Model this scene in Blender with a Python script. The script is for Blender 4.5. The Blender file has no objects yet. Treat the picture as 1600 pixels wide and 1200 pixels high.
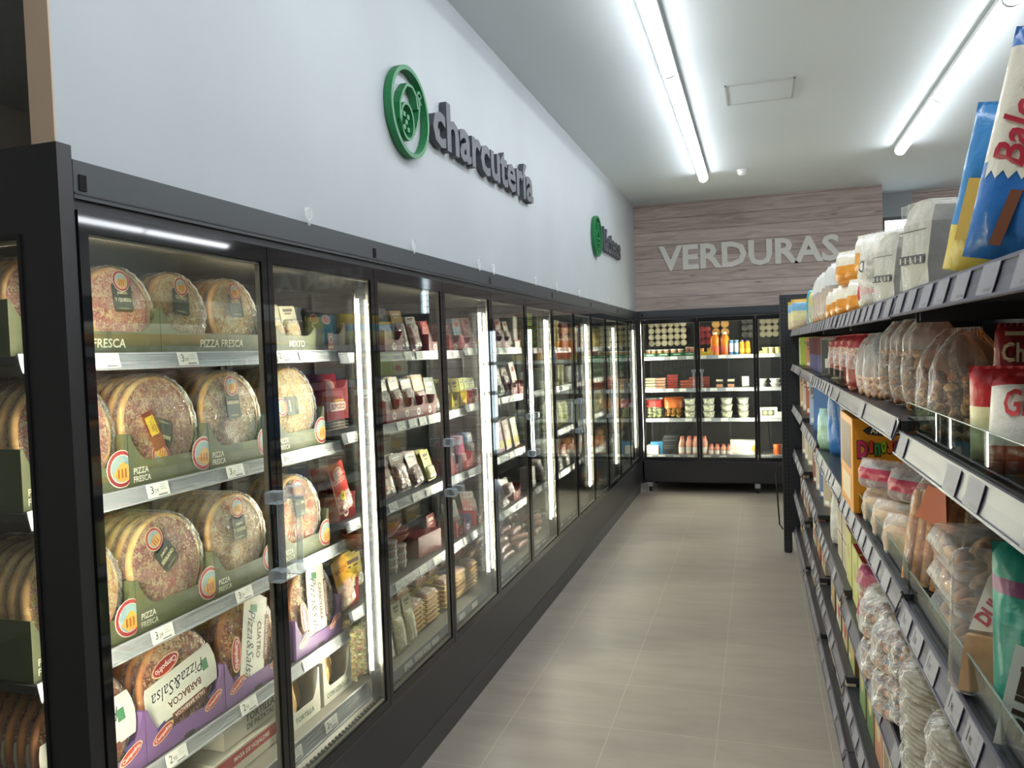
import bpy, math, random
from mathutils import Matrix, Vector
random.seed(7)
R_ = math.radians
scene = bpy.context.scene
col = scene.collection
PI = math.pi

# ---------------------------------------------------------------- camera
CAM_YAW, CAM_PITCH, CAM_ROLL, CAM_H, CAM_F = .3066, .0399, .0339, 1.65, 1217.0
cy_, sy_ = math.cos(CAM_YAW), math.sin(CAM_YAW)
fw = Vector((-sy_*math.cos(CAM_PITCH), cy_*math.cos(CAM_PITCH), -math.sin(CAM_PITCH)))
rt = Vector((cy_, sy_, 0)); dn = fw.cross(rt)
right = rt*math.cos(CAM_ROLL) + dn*math.sin(CAM_ROLL)
down = -rt*math.sin(CAM_ROLL) + dn*math.cos(CAM_ROLL)
cd = bpy.data.cameras.new('camera')
cam = bpy.data.objects.new('camera', cd)
col.objects.link(cam)
cam.matrix_world = Matrix(((right.x, -down.x, -fw.x, 0), (right.y, -down.y, -fw.y, 0), (right.z, -down.z, -fw.z, CAM_H), (0, 0, 0, 1)))
cd.sensor_width = 36.0
cd.lens = 36.0*CAM_F/1600.0
cd.clip_start = .05
scene.camera = cam

# ---------------------------------------------------------------- world, exposure
w = bpy.data.worlds.new('world'); scene.world = w; w.use_nodes = True
bg = w.node_tree.nodes['Background']
bg.inputs[0].default_value = (.80, .90, 1.0, 1); bg.inputs[1].default_value = 4.0
scene.view_settings.view_transform = 'Standard'
scene.view_settings.look = 'None'
scene.view_settings.gamma = 1
scene.view_settings.use_curve_mapping = False
scene.view_settings.exposure = 0.9
scene.cycles.transparent_max_bounces = 24
scene.cycles.max_bounces = 7
scene.cycles.glossy_bounces = 4
scene.cycles.diffuse_bounces = 4
scene.cycles.caustics_reflective = False
scene.cycles.caustics_refractive = False
scene.cycles.sample_clamp_indirect = 4.0
TUBE_E, LED_E = 12.5, 190.0

# ---------------------------------------------------------------- pixel helper (only used to read positions off the photograph)
def yat(px, z, X):
    t = (px-800)/CAM_F; Z = z-CAM_H
    return (t*(fw.x*X+fw.z*Z) - right.x*X - right.z*Z)/(right.y - t*fw.y)
def xat(px, z, Y):
    t = (px-800)/CAM_F; Z = z-CAM_H
    return (t*(fw.y*Y+fw.z*Z) - right.y*Y - right.z*Z)/(right.x - t*fw.x)

# ---------------------------------------------------------------- materials
def lin(h):
    if not isinstance(h, str): return tuple(h)
    o = []
    for i in (0, 2, 4):
        v = int(h[i:i+2], 16)/255
        o.append(v/12.92 if v <= .04045 else ((v+.055)/1.055)**2.4)
    return tuple(o)
MATS = {}
def nt(name):
    m = bpy.data.materials.new(name); m.use_nodes = True
    n = m.node_tree; n.nodes.clear()
    o = n.nodes.new('ShaderNodeOutputMaterial')
    return m, n, o
def pbr(n, color=(.5, .5, .5), rough=.5, metal=0, spec=.5):
    p = n.nodes.new('ShaderNodeBsdfPrincipled')
    p.inputs['Base Color'].default_value = (*color, 1)
    p.inputs['Roughness'].default_value = rough
    p.inputs['Metallic'].default_value = metal
    p.inputs['Specular IOR Level'].default_value = spec
    return p
def bump(n, p, scale, strength, detail=3, dist=.01, coord='Object', stretch=None):
    tc = n.nodes.new('ShaderNodeTexCoord'); t = n.nodes.new('ShaderNodeTexNoise')
    t.inputs['Scale'].default_value = scale; t.inputs['Detail'].default_value = detail
    src = tc.outputs[coord]
    if stretch:
        mp = n.nodes.new('ShaderNodeMapping'); mp.inputs['Scale'].default_value = stretch
        n.links.new(src, mp.inputs[0]); src = mp.outputs[0]
    n.links.new(src, t.inputs['Vector'])
    b = n.nodes.new('ShaderNodeBump'); b.inputs['Strength'].default_value = strength; b.inputs['Distance'].default_value = dist
    n.links.new(t.outputs[0], b.inputs['Height']); n.links.new(b.outputs[0], p.inputs['Normal'])
    return t
def M(hexc, rough=.45, metal=0, bmp=0):
    """plain coloured stuff; bmp > 0 gives crinkled foil or paper"""
    k = ('m', hexc, rough, metal, bmp)
    if k not in MATS:
        m, n, o = nt('paint_'+(hexc if isinstance(hexc, str) else 'x'))
        p = pbr(n, lin(hexc), rough, metal)
        if bmp: bump(n, p, 28, bmp, dist=.012)
        n.links.new(p.outputs[0], o.inputs[0]); MATS[k] = m
    return MATS[k]
def EM(hexc, e, name='lamp'):
    k = ('e', hexc, e)
    if k not in MATS:
        m, n, o = nt(name); s = n.nodes.new('ShaderNodeEmission')
        s.inputs[0].default_value = (*lin(hexc), 1); s.inputs[1].default_value = e
        n.links.new(s.outputs[0], o.inputs[0]); MATS[k] = m
    return MATS[k]
def MIX(cols, scale=30, rough=.5, kind='noise', detail=4, bmp=.15, name='food', stretch=None):
    """mottled colours: noise or voronoi through a colour ramp"""
    k = ('x', tuple(cols), scale, rough, kind, bmp, stretch)
    if k not in MATS:
        m, n, o = nt(name); p = pbr(n, (1, 1, 1), rough)
        tc = n.nodes.new('ShaderNodeTexCoord'); src = tc.outputs['Object']
        if stretch:
            mp = n.nodes.new('ShaderNodeMapping'); mp.inputs['Scale'].default_value = stretch
            n.links.new(src, mp.inputs[0]); src = mp.outputs[0]
        rp = n.nodes.new('ShaderNodeValToRGB')
        if kind == 'vor':
            t = n.nodes.new('ShaderNodeTexVoronoi'); t.inputs['Scale'].default_value = scale
            n2 = n.nodes.new('ShaderNodeTexNoise'); n2.inputs['Scale'].default_value = scale*1.2
            n.links.new(src, n2.inputs['Vector'])
            va = n.nodes.new('ShaderNodeMixRGB'); va.blend_type = 'ADD'; va.inputs[0].default_value = .06
            n.links.new(src, va.inputs[1]); n.links.new(n2.outputs['Color'], va.inputs[2])
            n.links.new(va.outputs[0], t.inputs['Vector'])
            sp = n.nodes.new('ShaderNodeSeparateColor'); n.links.new(t.outputs['Color'], sp.inputs[0])
            n.links.new(sp.outputs[0], rp.inputs[0]); h = t.outputs['Distance']
            rp.color_ramp.interpolation = 'CONSTANT'
        else:
            t = n.nodes.new('ShaderNodeTexNoise'); t.inputs['Scale'].default_value = scale; t.inputs['Detail'].default_value = detail
            n.links.new(src, t.inputs['Vector']); n.links.new(t.outputs[0], rp.inputs[0]); h = t.outputs[0]
        e = rp.color_ramp.elements
        N = len(cols)
        lo, hi = (0, 1) if kind == 'vor' else (.34, .66)
        while len(e) < N: e.new(.5)
        for i, c in enumerate(cols):
            e[i].position = lo + (hi-lo)*(i/(N if kind == 'vor' else N-1)); e[i].color = (*lin(c), 1)
        n.links.new(rp.outputs[0], p.inputs['Base Color'])
        if bmp:
            b = n.nodes.new('ShaderNodeBump'); b.inputs['Strength'].default_value = bmp; b.inputs['Distance'].default_value = .01
            n.links.new(h, b.inputs['Height']); n.links.new(b.outputs[0], p.inputs['Normal'])
        n.links.new(p.outputs[0], o.inputs[0]); MATS[k] = m
    return MATS[k]
def two_sided_fresnel(n, ior=1.5, nrm=None):
    """Fresnel that reads the same from both faces of a sheet"""
    g = n.nodes.new('ShaderNodeNewGeometry'); mr = n.nodes.new('ShaderNodeMapRange')
    mr.inputs[3].default_value = ior; mr.inputs[4].default_value = 1/ior
    n.links.new(g.outputs['Backfacing'], mr.inputs[0])
    fr = n.nodes.new('ShaderNodeFresnel'); n.links.new(mr.outputs[0], fr.inputs[0])
    if nrm: n.links.new(nrm, fr.inputs['Normal'])
    return fr
def FILM(haze=.10, tint='ffffff', rough=.10, crinkle=.6, scale=22, body='ffffff', gain=1.0):
    """clear packaging film: see-through, crinkled gloss, a little haze"""
    k = ('f', haze, tint, rough, crinkle, scale, body, gain)
    if k not in MATS:
        m, n, o = nt('clear_film')
        tr = n.nodes.new('ShaderNodeBsdfTransparent'); tr.inputs[0].default_value = (*lin(tint), 1)
        p = pbr(n, lin(body), rough, 0, .8)
        bn = bump(n, p, scale, crinkle, detail=4, dist=.02)
        bsock = p.inputs['Normal'].links[0].from_socket
        fr = two_sided_fresnel(n, 1.5, bsock)
        ma = n.nodes.new('ShaderNodeMath'); ma.operation = 'MULTIPLY_ADD'; ma.use_clamp = True
        ma.inputs[1].default_value = gain; ma.inputs[2].default_value = haze
        n.links.new(fr.outputs[0], ma.inputs[0])
        mx = n.nodes.new('ShaderNodeMixShader')
        n.links.new(ma.outputs[0], mx.inputs[0]); n.links.new(tr.outputs[0], mx.inputs[1]); n.links.new(p.outputs[0], mx.inputs[2])
        n.links.new(mx.outputs[0], o.inputs[0]); MATS[k] = m
    return MATS[k]
def GLASS(tint='f4f8f6', refl=1.0, add=0.0):
    k = ('g', tint, refl, add)
    if k not in MATS:
        m, n, o = nt('clear_glass')
        tr = n.nodes.new('ShaderNodeBsdfTransparent'); tr.inputs[0].default_value = (*lin(tint), 1)
        g = n.nodes.new('ShaderNodeBsdfGlossy'); g.inputs['Roughness'].default_value = .0
        fr = two_sided_fresnel(n, 1.5)
        ma = n.nodes.new('ShaderNodeMath'); ma.operation = 'MULTIPLY_ADD'; ma.use_clamp = True
        ma.inputs[1].default_value = refl; ma.inputs[2].default_value = add
        n.links.new(fr.outputs[0], ma.inputs[0])
        mx = n.nodes.new('ShaderNodeMixShader')
        n.links.new(ma.outputs[0], mx.inputs[0]); n.links.new(tr.outputs[0], mx.inputs[1]); n.links.new(g.outputs[0], mx.inputs[2])
        n.links.new(mx.outputs[0], o.inputs[0]); MATS[k] = m
    return MATS[k]

BLACK = M('2c2d2f', .38); BLACK2 = M('1c1d1f', .4); CHAR = M('3a3e41', .42)

# ---------------------------------------------------------------- text outlines
_TX = {}
def text2d(s, bold=.0, shear=0):
    k = (s, bold, shear)
    if k not in _TX:
        cu = bpy.data.curves.new('t', 'FONT'); cu.body = s; cu.resolution_u = 2; cu.offset = bold; cu.shear = shear
        ob = bpy.data.objects.new('t', cu); col.objects.link(ob)
        dg = bpy.context.evaluated_depsgraph_get()
        me = ob.evaluated_get(dg).to_mesh()
        vs = [(v.co.x, v.co.y) for v in me.vertices]; fs = [tuple(p.vertices) for p in me.polygons]
        # the outline as font faces may point down: make them all the same way
        out = []
        for f in fs:
            a = sum(vs[f[i]][0]*vs[f[(i+1) % len(f)]][1]-vs[f[(i+1) % len(f)]][0]*vs[f[i]][1] for i in range(len(f)))
            out.append(f if a > 0 else tuple(reversed(f)))
        ob.evaluated_get(dg).to_mesh_clear(); bpy.data.objects.remove(ob); bpy.data.curves.remove(cu)
        xs = [v[0] for v in vs] or [0]; zs = [v[1] for v in vs] or [0]
        _TX[k] = (vs, out, min(xs), max(xs), min(zs), max(zs))
    return _TX[k]

# ---------------------------------------------------------------- mesh builder
class MB:
    def __init__(s): s.v = []; s.f = []; s.m = []; s.s = []; s.mats = []
    def mi(s, mat):
        if mat not in s.mats: s.mats.append(mat)
        return s.mats.index(mat)
    def add(s, vs, fs, mat, smooth=False, T=None):
        b = len(s.v); i = s.mi(mat)
        s.v += [tuple(T @ Vector(v)) if T else tuple(v) for v in vs]
        for f in fs: s.f.append(tuple(b+j for j in f)); s.m.append(i); s.s.append(smooth)
        return s
    def box(s, x0, x1, y0, y1, z0, z1, mat, T=None):
        vs = [(x0, y0, z0), (x1, y0, z0), (x1, y1, z0), (x0, y1, z0), (x0, y0, z1), (x1, y0, z1), (x1, y1, z1), (x0, y1, z1)]
        fs = [(0, 3, 2, 1), (4, 5, 6, 7), (0, 1, 5, 4), (1, 2, 6, 5), (2, 3, 7, 6), (3, 0, 4, 7)]
        return s.add(vs, fs, mat, False, T)
    def cbox(s, x0, x1, y0, y1, z0, z1, mat, c=.003, T=None):
        """box with chamfered vertical and top edges"""
        pts = [(x0+c, y0), (x1-c, y0), (x1, y0+c), (x1, y1-c), (x1-c, y1), (x0+c, y1), (x0, y1-c), (x0, y0+c)]
        cx, cy = (x0+x1)/2, (y0+y1)/2
        def ins(p): return (p[0]+(c if p[0] < cx else -c), p[1]+(c if p[1] < cy else -c))
        r0 = [(*ins(p), z0) for p in pts]; r1 = [(*p, z0+c) for p in pts]; r2 = [(*p, z1-c) for p in pts]; r3 = [(*ins(p), z1) for p in pts]
        return s.loft([r0, r1, r2, r3], mat, False, T=T)
    def loft(s, rings, mat, smooth=True, cap=True, closed=True, T=None):
        n = len(rings[0]); vs = [p for r in rings for p in r]; fs = []
        for i in range(len(rings)-1):
            for j in range(n if closed else n-1):
                k = (j+1) % n
                fs.append((i*n+j, i*n+k, (i+1)*n+k, (i+1)*n+j))
        s.add(vs, fs, mat, smooth, T)
        if cap:
            s.add(rings[0], [tuple(reversed(range(n)))], mat, False, T); s.add(rings[-1], [tuple(range(n))], mat, False, T)
        return s
    def lathe(s, prof, mat, n=20, smooth=True, T=None, caps=True):
        """prof: (r, z) list, about z"""
        rings = [[(max(r, 1e-4)*math.cos(2*PI*i/n), max(r, 1e-4)*math.sin(2*PI*i/n), z) for i in range(n)] for r, z in prof]
        return s.loft(rings, mat, smooth, caps, T=T)
    def prism(s, poly, y0, y1, mat, T=None, smooth=False):
        """polygon in x,z (counter-clockwise seen from -y), extruded along y"""
        n = len(poly)
        a = [(x, y0, z) for x, z in poly]; b = [(x, y1, z) for x, z in poly]
        fs = [tuple(range(n)), tuple(reversed(range(n, 2*n)))]
        fs += [((i+1) % n, i, n+i, n+(i+1) % n) for i in range(n)]
        return s.add(a+b, fs, mat, smooth, T)
    def tube(s, path, r, mat, n=8, cap=True, T=None, closed=False):
        rings = []; N = len(path)
        P = [Vector(p) for p in path]
        for i, p in enumerate(P):
            if closed: d = P[(i+1) % N]-P[i-1]
            else: d = P[min(i+1, N-1)]-P[max(i-1, 0)]
            d.normalize(); up = Vector((0, 0, 1)) if abs(d.z) < .95 else Vector((1, 0, 0))
            a = d.cross(up).normalized(); b = a.cross(d)
            rr = r[i] if isinstance(r, (list, tuple)) else r
            rings.append([tuple(p+a*rr*math.cos(2*PI*j/n)+b*rr*math.sin(2*PI*j/n)) for j in range(n)])
        if closed: rings.append(rings[0]); cap = False
        return s.loft(rings, mat, True, cap, T=T)
    def ell(s, cx, cz, rx, rz, y, mat, n=20, rot=0, T=None, ysurf=None):
        vs = []
        for i in range(n):
            a = 2*PI*i/n; x = rx*math.cos(a); z = rz*math.sin(a)
            x, z = x*math.cos(rot)-z*math.sin(rot)+cx, x*math.sin(rot)+z*math.cos(rot)+cz
            vs.append((x, (ysurf(x, z) if ysurf else 0)+y, z))
        return s.add(vs, [tuple(range(n))], mat, False, T)
    def quad(s, x0, x1, z0, z1, y, mat, T=None):
        return s.add([(x0, y, z0), (x1, y, z0), (x1, y, z1), (x0, y, z1)], [(0, 1, 2, 3)], mat, False, T)
    def text(s, st, cx, cz, h, y, mat, bold=.02, maxw=None, rot=0, ysurf=None, shear=0, T=None, depth=0):
        vs, fs, x0, x1, z0, z1 = text2d(st, bold, shear)
        k = h/max(z1-z0, .01); kx = k
        if maxw and (x1-x0)*kx > maxw: kx = maxw/(x1-x0)
        c, sn = math.cos(rot), math.sin(rot); out = []
        for a, b in vs:
            X = (a-(x0+x1)/2)*kx; Z = (b-(z0+z1)/2)*k
            X, Z = X*c-Z*sn+cx, X*sn+Z*c+cz
            out.append((X, (ysurf(X, Z) if ysurf else 0)+y, Z))
        if not depth: return s.add(out, fs, mat, False, T)
        n = len(out); back = [(a, b+depth, d) for a, b, d in out]
        ec = {}
        for f in fs:
            for i in range(len(f)):
                e = (f[i], f[(i+1) % len(f)]); ec[e] = 1
        side = [(a, a+n, b+n, b) for (a, b) in ec if (b, a) not in ec]
        return s.add(out+back, list(fs)+[tuple(i+n for i in reversed(f)) for f in fs]+side, mat, False, T)
    def mesh(s, name):
        me = bpy.data.meshes.new(name); me.from_pydata(s.v, [], s.f)
        for m in s.mats: me.materials.append(m)
        me.polygons.foreach_set('material_index', s.m); me.polygons.foreach_set('use_smooth', s.s)
        me.update(); return me

def tag(o, label=None, cat=None, group=None, kind=None):
    if label: o['label'] = label
    if cat: o['category'] = cat
    if group: o['group'] = group
    if kind: o['kind'] = kind
    return o
def link(name, data, parent=None, mw=None):
    o = bpy.data.objects.new(name, data); col.objects.link(o)
    if parent: o.parent = parent
    if mw is not None: o.matrix_local = mw
    return o
def obj(name, mb, parent=None, label=None, kind=None):
    o = link(name, mb.mesh(name), parent)
    if label: o['label'] = label
    if kind: o['kind'] = kind
    return o
def struct(name, mb, label=None): return obj(name, mb, None, label, 'structure')

# a product is (name, category, [(part, mesh, part_label, [sub parts])]) ; put() sets one down with all its parts
SPEC = {}
def spec(key, name, cat, fn):
    if key not in SPEC:
        SPEC[key] = (name, cat, [(p[0], p[1].mesh(p[0]), p[2] if len(p) > 2 else None, [(q[0], q[1].mesh(q[0]), q[2] if len(q) > 2 else None) for q in (p[3] if len(p) > 3 else [])]) for p in fn()])
    return SPEC[key]
_LOW = {}
def lowest(sp, R3):
    """lowest z of a product turned by R3"""
    k = (id(sp), tuple(round(x, 3) for x in R3[2]))
    if k not in _LOW:
        r = R3[2]; m = 1e9
        for p in sp[2]:
            for me in [p[1]]+[q[1] for q in p[3]]:
                for v in me.vertices: m = min(m, r[0]*v.co.x+r[1]*v.co.y+r[2]*v.co.z)
        _LOW[k] = m
    return _LOW[k]
COUNT = 0
def put(sp, mw, label, group=None, pre='', scl=None):
    global COUNT; COUNT += 1
    name, cat, parts = sp
    if scl: mw = mw @ Matrix.Diagonal((scl[0], scl[1], scl[2], 1))
    if len(parts) == 1 and not parts[0][3]:
        o = link(name, parts[0][1], None, mw); tag(o, label, cat, group); return o
    o = link(name, None, None, mw); o.empty_display_size = .05; tag(o, label, cat, group)
    for pn, me, pl, subs in parts:
        c = link(pn, me, o)
        if pl: c['label'] = pl
        for sn, sm, sl in subs:
            d = link(sn, sm, c)
            if sl: d['label'] = sl
    return o
def TR(x, y, z): return Matrix.Translation((x, y, z))
def RX(a): return Matrix.Rotation(R_(a), 4, 'X')
def RY(a): return Matrix.Rotation(R_(a), 4, 'Y')
def RZ(a): return Matrix.Rotation(R_(a), 4, 'Z')
# ================================================================ the room
def tex_plaster():
    m, n, o = nt('white_plaster'); p = pbr(n, lin('b6bcc0'), .6)
    tc = n.nodes.new('ShaderNodeTexCoord'); t = n.nodes.new('ShaderNodeTexNoise'); t.inputs['Scale'].default_value = 1.3; t.inputs['Detail'].default_value = 5
    n.links.new(tc.outputs['Object'], t.inputs['Vector'])
    rp = n.nodes.new('ShaderNodeValToRGB'); rp.color_ramp.elements[0].position = .3; rp.color_ramp.elements[1].position = .75
    rp.color_ramp.elements[0].color = (*lin('b2b8bb'), 1); rp.color_ramp.elements[1].color = (*lin('bbc2c6'), 1)
    n.links.new(t.outputs[0], rp.inputs[0]); n.links.new(rp.outputs[0], p.inputs['Base Color'])
    b = n.nodes.new('ShaderNodeBump'); b.inputs['Strength'].default_value = .05; n.links.new(t.outputs[0], b.inputs['Height']); n.links.new(b.outputs[0], p.inputs['Normal'])
    n.links.new(p.outputs[0], o.inputs[0]); return m
def tex_floor():
    m, n, o = nt('stone_tile'); p = pbr(n, (1, 1, 1), .38, 0, .45)
    tc = n.nodes.new('ShaderNodeTexCoord')
    mp = n.nodes.new('ShaderNodeMapping'); mp.inputs['Location'].default_value = (1.0878+.45*4, -3.3158+.45*12, 0)
    n.links.new(tc.outputs['Object'], mp.inputs[0])
    sx = n.nodes.new('ShaderNodeSeparateXYZ'); n.links.new(mp.outputs[0], sx.inputs[0])
    def grid(sock, half):
        a = n.nodes.new('ShaderNodeMath'); a.operation = 'DIVIDE'; a.inputs[1].default_value = .4487; n.links.new(sock, a.inputs[0])
        fl = n.nodes.new('ShaderNodeMath'); fl.operation = 'FLOOR'; n.links.new(a.outputs[0], fl.inputs[0])
        f = n.nodes.new('ShaderNodeMath'); f.operation = 'FRACT'; n.links.new(a.outputs[0], f.inputs[0])
        s = n.nodes.new('ShaderNodeMath'); s.operation = 'SUBTRACT'; s.inputs[1].default_value = .5; n.links.new(f.outputs[0], s.inputs[0])
        b = n.nodes.new('ShaderNodeMath'); b.operation = 'ABSOLUTE'; n.links.new(s.outputs[0], b.inputs[0])
        g = n.nodes.new('ShaderNodeMath'); g.operation = 'GREATER_THAN'; g.inputs[1].default_value = .5-half/.4487; n.links.new(b.outputs[0], g.inputs[0])
        return fl, g
    fx, gx = grid(sx.outputs[0], .0016); fy, gy = grid(sx.outputs[1], .0016)
    mxn = n.nodes.new('ShaderNodeMath'); mxn.operation = 'MAXIMUM'; n.links.new(gx.outputs[0], mxn.inputs[0]); n.links.new(gy.outputs[0], mxn.inputs[1])
    cb = n.nodes.new('ShaderNodeCombineXYZ'); n.links.new(fx.outputs[0], cb.inputs[0]); n.links.new(fy.outputs[0], cb.inputs[1])
    wn = n.nodes.new('ShaderNodeTexWhiteNoise'); wn.noise_dimensions = '2D'; n.links.new(cb.outputs[0], wn.inputs['Vector'])
    t = n.nodes.new('ShaderNodeTexNoise'); t.inputs['Scale'].default_value = 5; t.inputs['Detail'].default_value = 8; t.inputs['Roughness'].default_value = .65
    m2 = n.nodes.new('ShaderNodeMapping'); m2.inputs['Scale'].default_value = (.45, 1.6, 1); n.links.new(tc.outputs['Object'], m2.inputs[0]); n.links.new(m2.outputs[0], t.inputs['Vector'])
    ad = n.nodes.new('ShaderNodeMath'); ad.operation = 'MULTIPLY_ADD'; ad.inputs[1].default_value = .12; n.links.new(wn.outputs['Value'], ad.inputs[0]); n.links.new(t.outputs[0], ad.inputs[2])
    rp = n.nodes.new('ShaderNodeValToRGB'); e = rp.color_ramp.elements
    e[0].position = .28; e[0].color = (*lin('968c80'), 1); e[1].position = .85; e[1].color = (*lin('aba195'), 1)
    n.links.new(ad.outputs[0], rp.inputs[0])
    mc = n.nodes.new('ShaderNodeMixRGB'); mc.inputs[2].default_value = (*lin('b8ae9f'), 1)
    n.links.new(mxn.outputs[0], mc.inputs[0]); n.links.new(rp.outputs[0], mc.inputs[1]); n.links.new(mc.outputs[0], p.inputs['Base Color'])
    b = n.nodes.new('ShaderNodeBump'); b.inputs['Strength'].default_value = .04; n.links.new(t.outputs[0], b.inputs['Height']); n.links.new(b.outputs[0], p.inputs['Normal'])
    n.links.new(p.outputs[0], o.inputs[0]); return m
def tex_wood():
    """horizontal wood-look boards 15 cm high"""
    m, n, o = nt('wood_boards'); p = pbr(n, (1, 1, 1), .5)
    tc = n.nodes.new('ShaderNodeTexCoord')
    sx = n.nodes.new('ShaderNodeSeparateXYZ'); n.links.new(tc.outputs['Object'], sx.inputs[0])
    a = n.nodes.new('ShaderNodeMath'); a.operation = 'DIVIDE'; a.inputs[1].default_value = .148; n.links.new(sx.outputs[2], a.inputs[0])
    fl = n.nodes.new('ShaderNodeMath'); fl.operation = 'FLOOR'; n.links.new(a.outputs[0], fl.inputs[0])
    fr = n.nodes.new('ShaderNodeMath'); fr.operation = 'FRACT'; n.links.new(a.outputs[0], fr.inputs[0])
    lt = n.nodes.new('ShaderNodeMath'); lt.operation = 'LESS_THAN'; lt.inputs[1].default_value = .035; n.links.new(fr.outputs[0], lt.inputs[0])
    wn = n.nodes.new('ShaderNodeTexWhiteNoise'); wn.noise_dimensions = '1D'; n.links.new(fl.outputs[0], wn.inputs['W'])
    mul = n.nodes.new('ShaderNodeMath'); mul.operation = 'MULTIPLY'; mul.inputs[1].default_value = 7.3; n.links.new(wn.outputs['Value'], mul.inputs[0])
    cb = n.nodes.new('ShaderNodeCombineXYZ'); n.links.new(sx.outputs[0], cb.inputs[0]); n.links.new(mul.outputs[0], cb.inputs[1]); n.links.new(sx.outputs[2], cb.inputs[2])
    mp = n.nodes.new('ShaderNodeMapping'); mp.inputs['Scale'].default_value = (1.6, 1, 16); n.links.new(cb.outputs[0], mp.inputs[0])
    t = n.nodes.new('ShaderNodeTexNoise'); t.inputs['Scale'].default_value = 1.4; t.inputs['Detail'].default_value = 7; t.inputs['Distortion'].default_value = 1.2
    n.links.new(mp.outputs[0], t.inputs['Vector'])
    ad = n.nodes.new('ShaderNodeMath'); ad.operation = 'MULTIPLY_ADD'; ad.inputs[1].default_value = .16; n.links.new(wn.outputs['Value'], ad.inputs[0]); n.links.new(t.outputs[0], ad.inputs[2])
    rp = n.nodes.new('ShaderNodeValToRGB'); e = rp.color_ramp.elements
    e[0].position = .35; e[0].color = (*lin('a3908a'), 1); e[1].position = .8; e[1].color = (*lin('d0c0b8'), 1)
    x = e.new(.55); x.color = (*lin('bba9a2'), 1)
    n.links.new(ad.outputs[0], rp.inputs[0])
    # knots
    mk = n.nodes.new('ShaderNodeMapping'); mk.inputs['Scale'].default_value = (1.5, 1, 6.0); n.links.new(cb.outputs[0], mk.inputs[0])
    vo = n.nodes.new('ShaderNodeTexVoronoi'); vo.inputs['Scale'].default_value = 1.3; n.links.new(mk.outputs[0], vo.inputs['Vector'])
    kr = n.nodes.new('ShaderNodeMapRange'); kr.inputs[1].default_value = .03; kr.inputs[2].default_value = .13; kr.inputs[3].default_value = .55; kr.inputs[4].default_value = 0
    n.links.new(vo.outputs['Distance'], kr.inputs[0])
    m1 = n.nodes.new('ShaderNodeMixRGB'); m1.inputs[2].default_value = (*lin('6a5144'), 1); n.links.new(kr.outputs[0], m1.inputs[0]); n.links.new(rp.outputs[0], m1.inputs[1])
    m2 = n.nodes.new('ShaderNodeMixRGB'); m2.inputs[2].default_value = (*lin('75655c'), 1); n.links.new(lt.outputs[0], m2.inputs[0]); n.links.new(m1.outputs[0], m2.inputs[1])
    n.links.new(m2.outputs[0], p.inputs['Base Color']); n.links.new(p.outputs[0], o.inputs[0]); return m

FX = -1.3176            # front plane of the left run of fridges
YB = 8.95               # front plane of the back fridge
CEIL = 3.28
plaster, wood, tile = tex_plaster(), tex_wood(), tex_floor()
ceilm = M('d6dde0', .8)
struct('wall_niche', MB().box(-2.2, .63, 9.72, 9.8, 0, 2.2, M('3a3a3c', .7)))
struct('floor', MB().box(-4.5, 5.6, -3.6, 10.6, -.1, 0, tile))
struct('ceiling', MB().box(-4.5, 5.6, -3.6, 10.6, CEIL, CEIL+.1, ceilm))
wl = MB().box(FX-.072, FX-.012, 1.235, 9.02, 2.06, CEIL, plaster)
struct('wall_left', wl, 'white board wall above the left-hand run of fridges')
struct('trim_1', MB().box(FX-.073, FX-.012, 1.231, 1.235, 2.06, CEIL, M('c9b196', .7)), 'tan raw end of the white board wall')
struct('wall_far_left', MB().box(-4.5, -4.4, -3.6, 10.6, 0, CEIL, M('d8d0c2', .8)), 'dark wall of the storeroom beyond the fridges')
struct('wall_storeroom', MB().box(-4.4, FX-.9, 4.0, 4.1, 0, CEIL, M('aaa397', .8)), 'dark partition behind the fridges')
# back wall of wood boards, plus the deeper recess with the window on its right
struct('wall_back', MB().box(-2.2, 1.275, 9.02, 9.10, 2.076, CEIL, wood).box(.63, 1.275, 9.02, 9.10, 0, 2.076, wood).box(1.215, 1.275, 9.1, 9.62, 0, CEIL, plaster), 'wood board back wall')
WY = 9.62
struct('wall_recess', MB().box(1.275, 1.36, WY, WY+.1, 0, CEIL, M('a9aeb0', .7)).box(1.36, 1.66, WY, WY+.1, 3.02, CEIL, M('a9aeb0', .7)).box(1.36, 1.66, WY, WY+.1, 0, 1.3, M('a9aeb0', .7)), 'grey wall around the small window')
struct('wall_wood', MB().box(1.66, 5.6, WY, WY+.1, 0, CEIL, wood), 'wood board wall right of the window')
wf = MB().box(1.36, 1.66, WY+.02, WY+.05, 2.985, 3.02, M('6d6f70')).box(1.36, 1.385, WY+.02, WY+.05, 1.3, 3.0, M('6d6f70')).box(1.64, 1.66, WY+.02, WY+.05, 1.3, 3.0, M('6d6f70'))
for i in range(1, 4): wf.box(1.385+.066*i, 1.391+.066*i, WY+.06, WY+.066, 1.3, 3.0, M('9aa0a2'))
for i in range(22): wf.box(1.385, 1.64, WY+.06, WY+.066, 1.33+.075*i, 1.336+.075*i, M('9aa0a2'))
win = struct('window_1', wf, 'small bright window with a grid of bars')
obj('window_pane', MB().box(1.385, 1.64, WY+.03, WY+.036, 1.3, 2.985, GLASS()), win)
struct('wall_right', MB().box(5.5, 5.6, -3.6, 10.6, 0, CEIL, M('cfd0ce', .7)))
struct('wall_front', MB().box(-4.5, 5.6, -3.6, -3.5, 0, CEIL, M('b9b6b0', .7)))

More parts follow.
